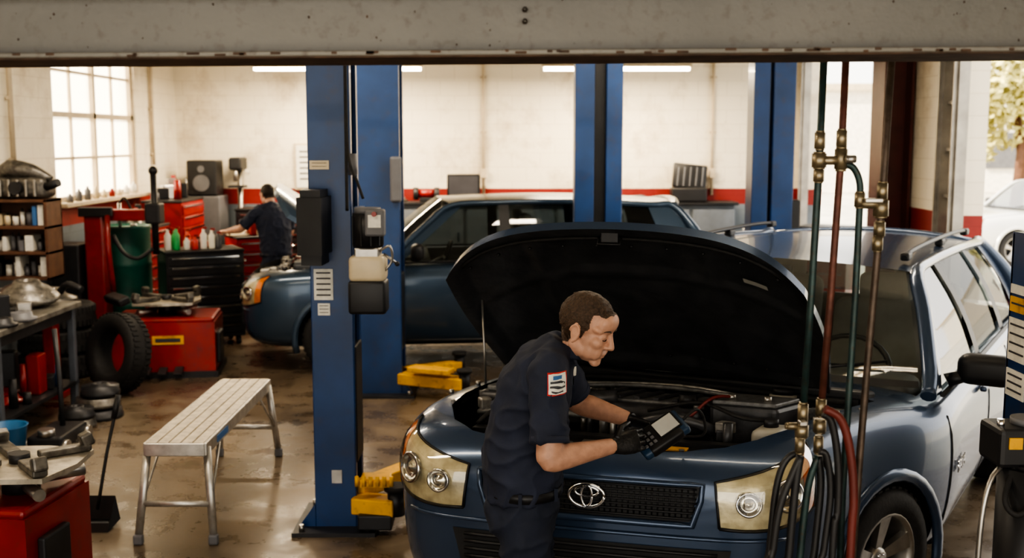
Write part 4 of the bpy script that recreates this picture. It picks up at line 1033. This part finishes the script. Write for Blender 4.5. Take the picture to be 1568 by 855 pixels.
def folds(seed,amp):
    def f(c):
        q=V((c.x*5+c.z*7+seed,c.y*5,c.z*9-c.x*8)); r=1-abs(noise.noise(q))*2.2
        return amp*max(0,r)**2+amp*.5*noise.noise(V((c.x*22,c.y*22,c.z*16+seed)))
    return f
def person(name,J,T,hair,detail=True,headrot=(0,0,0),rh=None,lh=None,hs=1.0):
    e=empty(name); tp=lambda p:T@V(p); td=lambda d:(T.to_3x3()@V(d))
    ref=td((1,0,0)); vox=.008
    b=B('trousers')
    hp=J['hip']; b.tube([tp((hp[0]-.0,hp[1],.80)),tp((hp[0]-.005,hp[1],.90)),tp((hp[0],hp[1],.985)),tp((hp[0]+.005,hp[1],1.03))],[(.115,.165),(.135,.178),(.128,.168),(.122,.16)],PANT,seg=28,ref=ref)
    b.ell(tp((hp[0]-.05,hp[1],.88)),(.10,.15,.11),PANT)
    for s in (-1,1):
        k=J['knee_r' if s<0 else 'knee_l']; a=J['ankle_r' if s<0 else 'ankle_l']
        h=(hp[0],hp[1]+s*.085,.88)
        b.tube([tp(h),tp(V(h).lerp(V(k),.5)),tp(k),tp(V(k).lerp(V(a),.5)+V((-.01,0,0))),tp(a)],[.10,.092,.074,.072,.066],PANT,seg=20,sm=3,ref=ref)
    o=b.done(e); remesh(o,vox,4); displace(o,folds(3,.010))
    b=B('boots')
    for s in (-1,1):
        a=V(J['ankle_r' if s<0 else 'ankle_l'])
        b.tube([tp(a+V((-.01,0,.06))),tp(a+V((-.01,0,-.04)))],.058,BOOT,seg=16); 
        b.tube([tp((a.x-.09,a.y,.05)),tp((a.x-.02,a.y,.065)),tp((a.x+.07,a.y,.055)),tp((a.x+.17,a.y,.042)),tp((a.x+.20,a.y,.036))],[(.035,.035),(.045,.06),(.048,.05),(.05,.038),(.03,.024)],BOOT,seg=16,ref=td((0,1,0)))
        b.tube([tp((a.x-.1,a.y,.0125)),tp((a.x+.05,a.y,.0125)),tp((a.x+.2,a.y,.0125))],[(.04,.0125),(.05,.0125),(.04,.0125)],RUB,seg=12,ref=td((0,1,0)))
    b.done(e)
    b=B('belt'); b.tube([tp((hp[0]+.003,hp[1],.965)),tp((hp[0]+.004,hp[1],1.0))],[(.146,.186),(.143,.184)],BLACK,seg=32,ref=ref)
    for k in range(6):
        an=k*1.047+.4; b.box(tp((hp[0]+.003+.146*math.cos(an),hp[1]+.186*math.sin(an),.98)),(.014,.014,.05),PANT)
    b.done(e)
    b=B('shirt'); tor=J['torso']
    b.tube([tp(q[:3]) for q in tor],[(q[3],q[4]) for q in tor],NAVY,seg=32,sm=3,ref=ref)
    for s,n in ((-1,'r'),(1,'l')):
        S=V(J['sh_'+n]); E_=V(J['el_'+n]); b.ell(tp(S+V((-.005,-s*.012,-.005))),(.072,.072,.07),NAVY)
        C=V((tor[-2][0],tor[-2][1],tor[-2][2])); b.tube([tp(C+V((0,s*.05,.0))),tp(S+V((0,0,.01)))],[.062,.058],NAVY,seg=16)
        end=S.lerp(E_,.80)
        b.tube([tp(S),tp(S.lerp(E_,.3)),tp(S.lerp(E_,.6)),tp(end)],[.068,.065,.065,.071],NAVY,seg=20)
    o=b.done(e); remesh(o,.0075,3)
    displace(o,folds(9,.012)); shirt=o
    b=B('sleeve_hems')
    for n in 'rl':
        S=V(J['sh_'+n]); E_=V(J['el_'+n]); d=(E_-S).normalized(); b.tube([tp(S.lerp(E_,.80)-d*.022),tp(S.lerp(E_,.81))],[.0715,.0725],NAVY,seg=24)
    b.done(e)
    b=B('collar'); nk=J['neck']; hd=V(J['head'])
    cb=V(nk)
    pts=[]
    for k in range(25):
        a=R(22+316*k/24); pts.append(tp(cb+V((.074*math.cos(a)+.0,.078*math.sin(a),-.010-.022*math.cos(a)))))
    b.tube(pts,[(.007,.024)]*25,NAVY,seg=8)
    b.done(e)
    b=B('arms')
    for n in 'rl':
        S=V(J['sh_'+n]); E_=V(J['el_'+n]); W=V(J['wr_'+n])
        b.tube([tp(S.lerp(E_,.55)),tp(S.lerp(E_,.85)),tp(E_),tp(E_.lerp(W,.25)),tp(E_.lerp(W,.6)),tp(W)],[.050,.049,.045,.047,.038,.029],SKIN,seg=20,sm=4)
    o=b.done(e); remesh(o,.006,4)
    for n,hh in (('r',rh),('l',lh)):
        b=B('hand_'+n); W=V(J['wr_'+n]); 
        f,p,t,cu=hh
        hand(b,tp(W),td(f),td(p),td(t),GLOVE if detail else SKIN,cu,1.06)
        if detail:
            d=td(f).normalized(); b.tube([tp(W)-d*.045,tp(W)-d*.03,tp(W)],[.034,.031,.030],GLOVE,seg=18)
        o=b.done(e); remesh(o,.0028,2)
    HT=T@Matrix.Translation(hd)@(Matrix.Rotation(R(headrot[2]),4,'Z')@Matrix.Rotation(R(headrot[1]),4,'Y')@Matrix.Rotation(R(headrot[0]),4,'X'))@Matrix.Scale(hs,4)
    head(e,HT,tp(nk),hair)
    return e,shirt

TM=Matrix.Translation((0,0,0))
J=dict(hip=(.045,4.13),knee_r=(.06,4.03,.50),knee_l=(.09,4.24,.50),ankle_r=(.02,4.02,.10),ankle_l=(.06,4.25,.10),
 torso=[(.045,4.13,.95,.142,.182),(.040,4.13,1.06,.150,.178),(.05,4.13,1.16,.152,.175),(.068,4.13,1.27,.145,.180),(.095,4.13,1.37,.138,.188),(.13,4.13,1.45,.114,.180),(.160,4.13,1.505,.082,.13),(.185,4.13,1.54,.062,.085)],
 sh_r=(.13,3.935,1.455),el_r=(.135,3.85,1.165),wr_r=(.375,3.985,1.178),
 sh_l=(.165,4.315,1.455),el_l=(.27,4.42,1.235),wr_l=(.475,4.29,1.195),
 neck=(.190,4.13,1.53),head=(.28,4.105,1.60))
pe,shirt=person('mechanic',J,TM,HAIR,True,(0,22,-28),
   rh=((.9,.28,.12),(0,.9,-.25),(0,.1,1),(.5,.7,.5)),lh=((.75,-.62,-.12),(-.2,-.55,-.8),(.5,.4,.6),(.35,.5,.5)),hs=1.06)
bv=bvh_of(shirt)
b=B('patches')
def pp(x,z,off):
    h=bv.ray_cast(V((x,2,z)),V((0,1,0))); return h[0]+h[1]*off if h[0] else V((x,4,z))
cx,cz=.160,1.435
b.grid(lambda a,c:pp(cx-.034+.068*a,cz-.038+.076*c,.003),8,8,REDINK); b.grid(lambda a,c:pp(cx-.030+.060*a,cz-.034+.068*c,.0045),8,8,WHITE)
for k,(w,h) in enumerate(((.030,.013),(.048,.008),(.050,.008),(.036,.005))):
    z=cz+.022-.016*k; b.grid(lambda a,c:pp(cx-w/2+w*a,z-h/2+h*c,.006),4,2,INK if k else BLUL)
b.grid(lambda a,c:pp(.228+.022*a,1.375+.035*c,.004),3,3,WHITE); b.done(pe)
nrm=V((-.38,-.52,.78)).normalized(); ax=V((.80,.25,.32)); ax=(ax-nrm*ax.dot(nrm)).normalized(); ay=nrm.cross(ax)
b=B('diagnostic_scanner'); b.M=Matrix(((ax.x,ay.x,nrm.x,.565),(ax.y,ay.y,nrm.y,4.11),(ax.z,ay.z,nrm.z,1.185),(0,0,0,1)))
b.box((0,0,0),(.205,.125,.036),M('scanner_blue',(.02,.05,.10),.4),bev=.012,seg=3); b.box((0,0,.0),(.15,.13,.042),BLACK,bev=.012,seg=3)
b.box((.035,.008,.0245),(.085,.075,.003),M('scanner_screen',(.55,.55,.52),.3)); b.box((.035,.008,.022),(.10,.09,.003),BLACK)
for k in range(3):
    for j in range(3): b.box((-.075+.02*k,-.03+.025*j,.022),(.013,.013,.006),GREYP,bev=.002)
b.M=None; p0=V((.565,4.11,1.185))+ax*.1
b.tube([p0,p0+V((.06,.05,.03)),p0+V((.10,.10,-.02)),p0+V((.11,.16,-.10)),p0+V((.06,.35,-.16))],.006,RUB,sm=5); b.done()

a=R(128); T2=Matrix.Translation((-2.72,12.75,0))@Matrix.Rotation(a,4,'Z')
J2=dict(hip=(0,0),knee_r=(.03,-.11,.50),knee_l=(.03,.11,.50),ankle_r=(0,-.13,.10),ankle_l=(0,.13,.10),
 torso=[(0,0,.97,.14,.18),(0,0,1.06,.14,.18),(.01,0,1.16,.142,.185),(.03,0,1.27,.142,.20),(.055,0,1.37,.136,.21),(.08,0,1.46,.115,.195),(.10,0,1.52,.085,.13),(.12,0,1.56,.06,.08)],
 sh_r=(.08,-.20,1.47),el_r=(.18,-.27,1.22),wr_r=(.40,-.18,1.2),sh_l=(.08,.20,1.47),el_l=(.20,.34,1.28),wr_l=(.40,.42,1.24),
 neck=(.12,0,1.55),head=(.18,0,1.66))
person('mechanic',J2,T2,HAIR2,False,(0,22,0),rh=((1,.2,0),(0,0,-1),(0,1,0),(.3,.4,.3)),lh=((1,0,0),(0,0,-1),(0,-1,0),(.3,.4,.3)))

# ---------------------------------------------------------------- light
w=bpy.data.worlds.new('World'); scene.world=w; w.use_nodes=True
bg=w.node_tree.nodes['Background']; bg.inputs[0].default_value=(1,.95,.87,1); bg.inputs[1].default_value=2.7
def area(name,loc,rot,sx,sy,pw,col):
    l=bpy.data.lights.new(name,'AREA'); l.shape='RECTANGLE'; l.size=sx; l.size_y=sy; l.energy=pw; l.color=col
    o=bpy.data.objects.new(name,l); o.location=loc; o.rotation_euler=[R(x) for x in rot]; COL.objects.link(o)
area('lamp_and_fill_light',(-2.35,15.0,3.2),(0,0,0),2.2,.3,170,(1,.82,.58))
area('lamp_and_fill_light',(1.4,15.0,3.2),(0,0,0),2.2,.3,170,(1,.82,.58))
area('lamp_and_fill_light',(-2.6,8.5,3.9),(0,0,0),2.2,.3,85,(1,.86,.68))  # added fill light from the ceiling, above the view
area('lamp_and_fill_light',(1.4,8.5,3.9),(0,0,0),2.2,.3,80,(1,.86,.68))  # second added fill light, also out of view
area('lamp_and_fill_light',(-2.6,4.0,3.9),(0,0,0),2.2,.3,35,(1,.86,.68))  # weaker added fill over the front area, out of view
s=bpy.data.lights.new('sun','SUN'); s.energy=11; s.color=(1,.87,.68); s.angle=R(1)
so=bpy.data.objects.new('sun',s); COL.objects.link(so); so.rotation_euler=V((.65,.25,-.6)).to_track_quat('-Z','Y').to_euler()

cam=bpy.data.cameras.new('camera'); co=bpy.data.objects.new('camera',cam); COL.objects.link(co)
co.location=(0,0,2.3); co.rotation_euler=(R(90-7.18),0,0); cam.lens=39.03; cam.sensor_width=36; cam.clip_end=300
cam.dof.use_dof=True; cam.dof.focus_distance=3.9; cam.dof.aperture_fstop=3.2
scene.camera=co
scene.view_settings.view_transform='AgX'
try: scene.view_settings.look='AgX - High Contrast'
except Exception as ex: print(ex)
scene.view_settings.exposure=.22
print('OK')
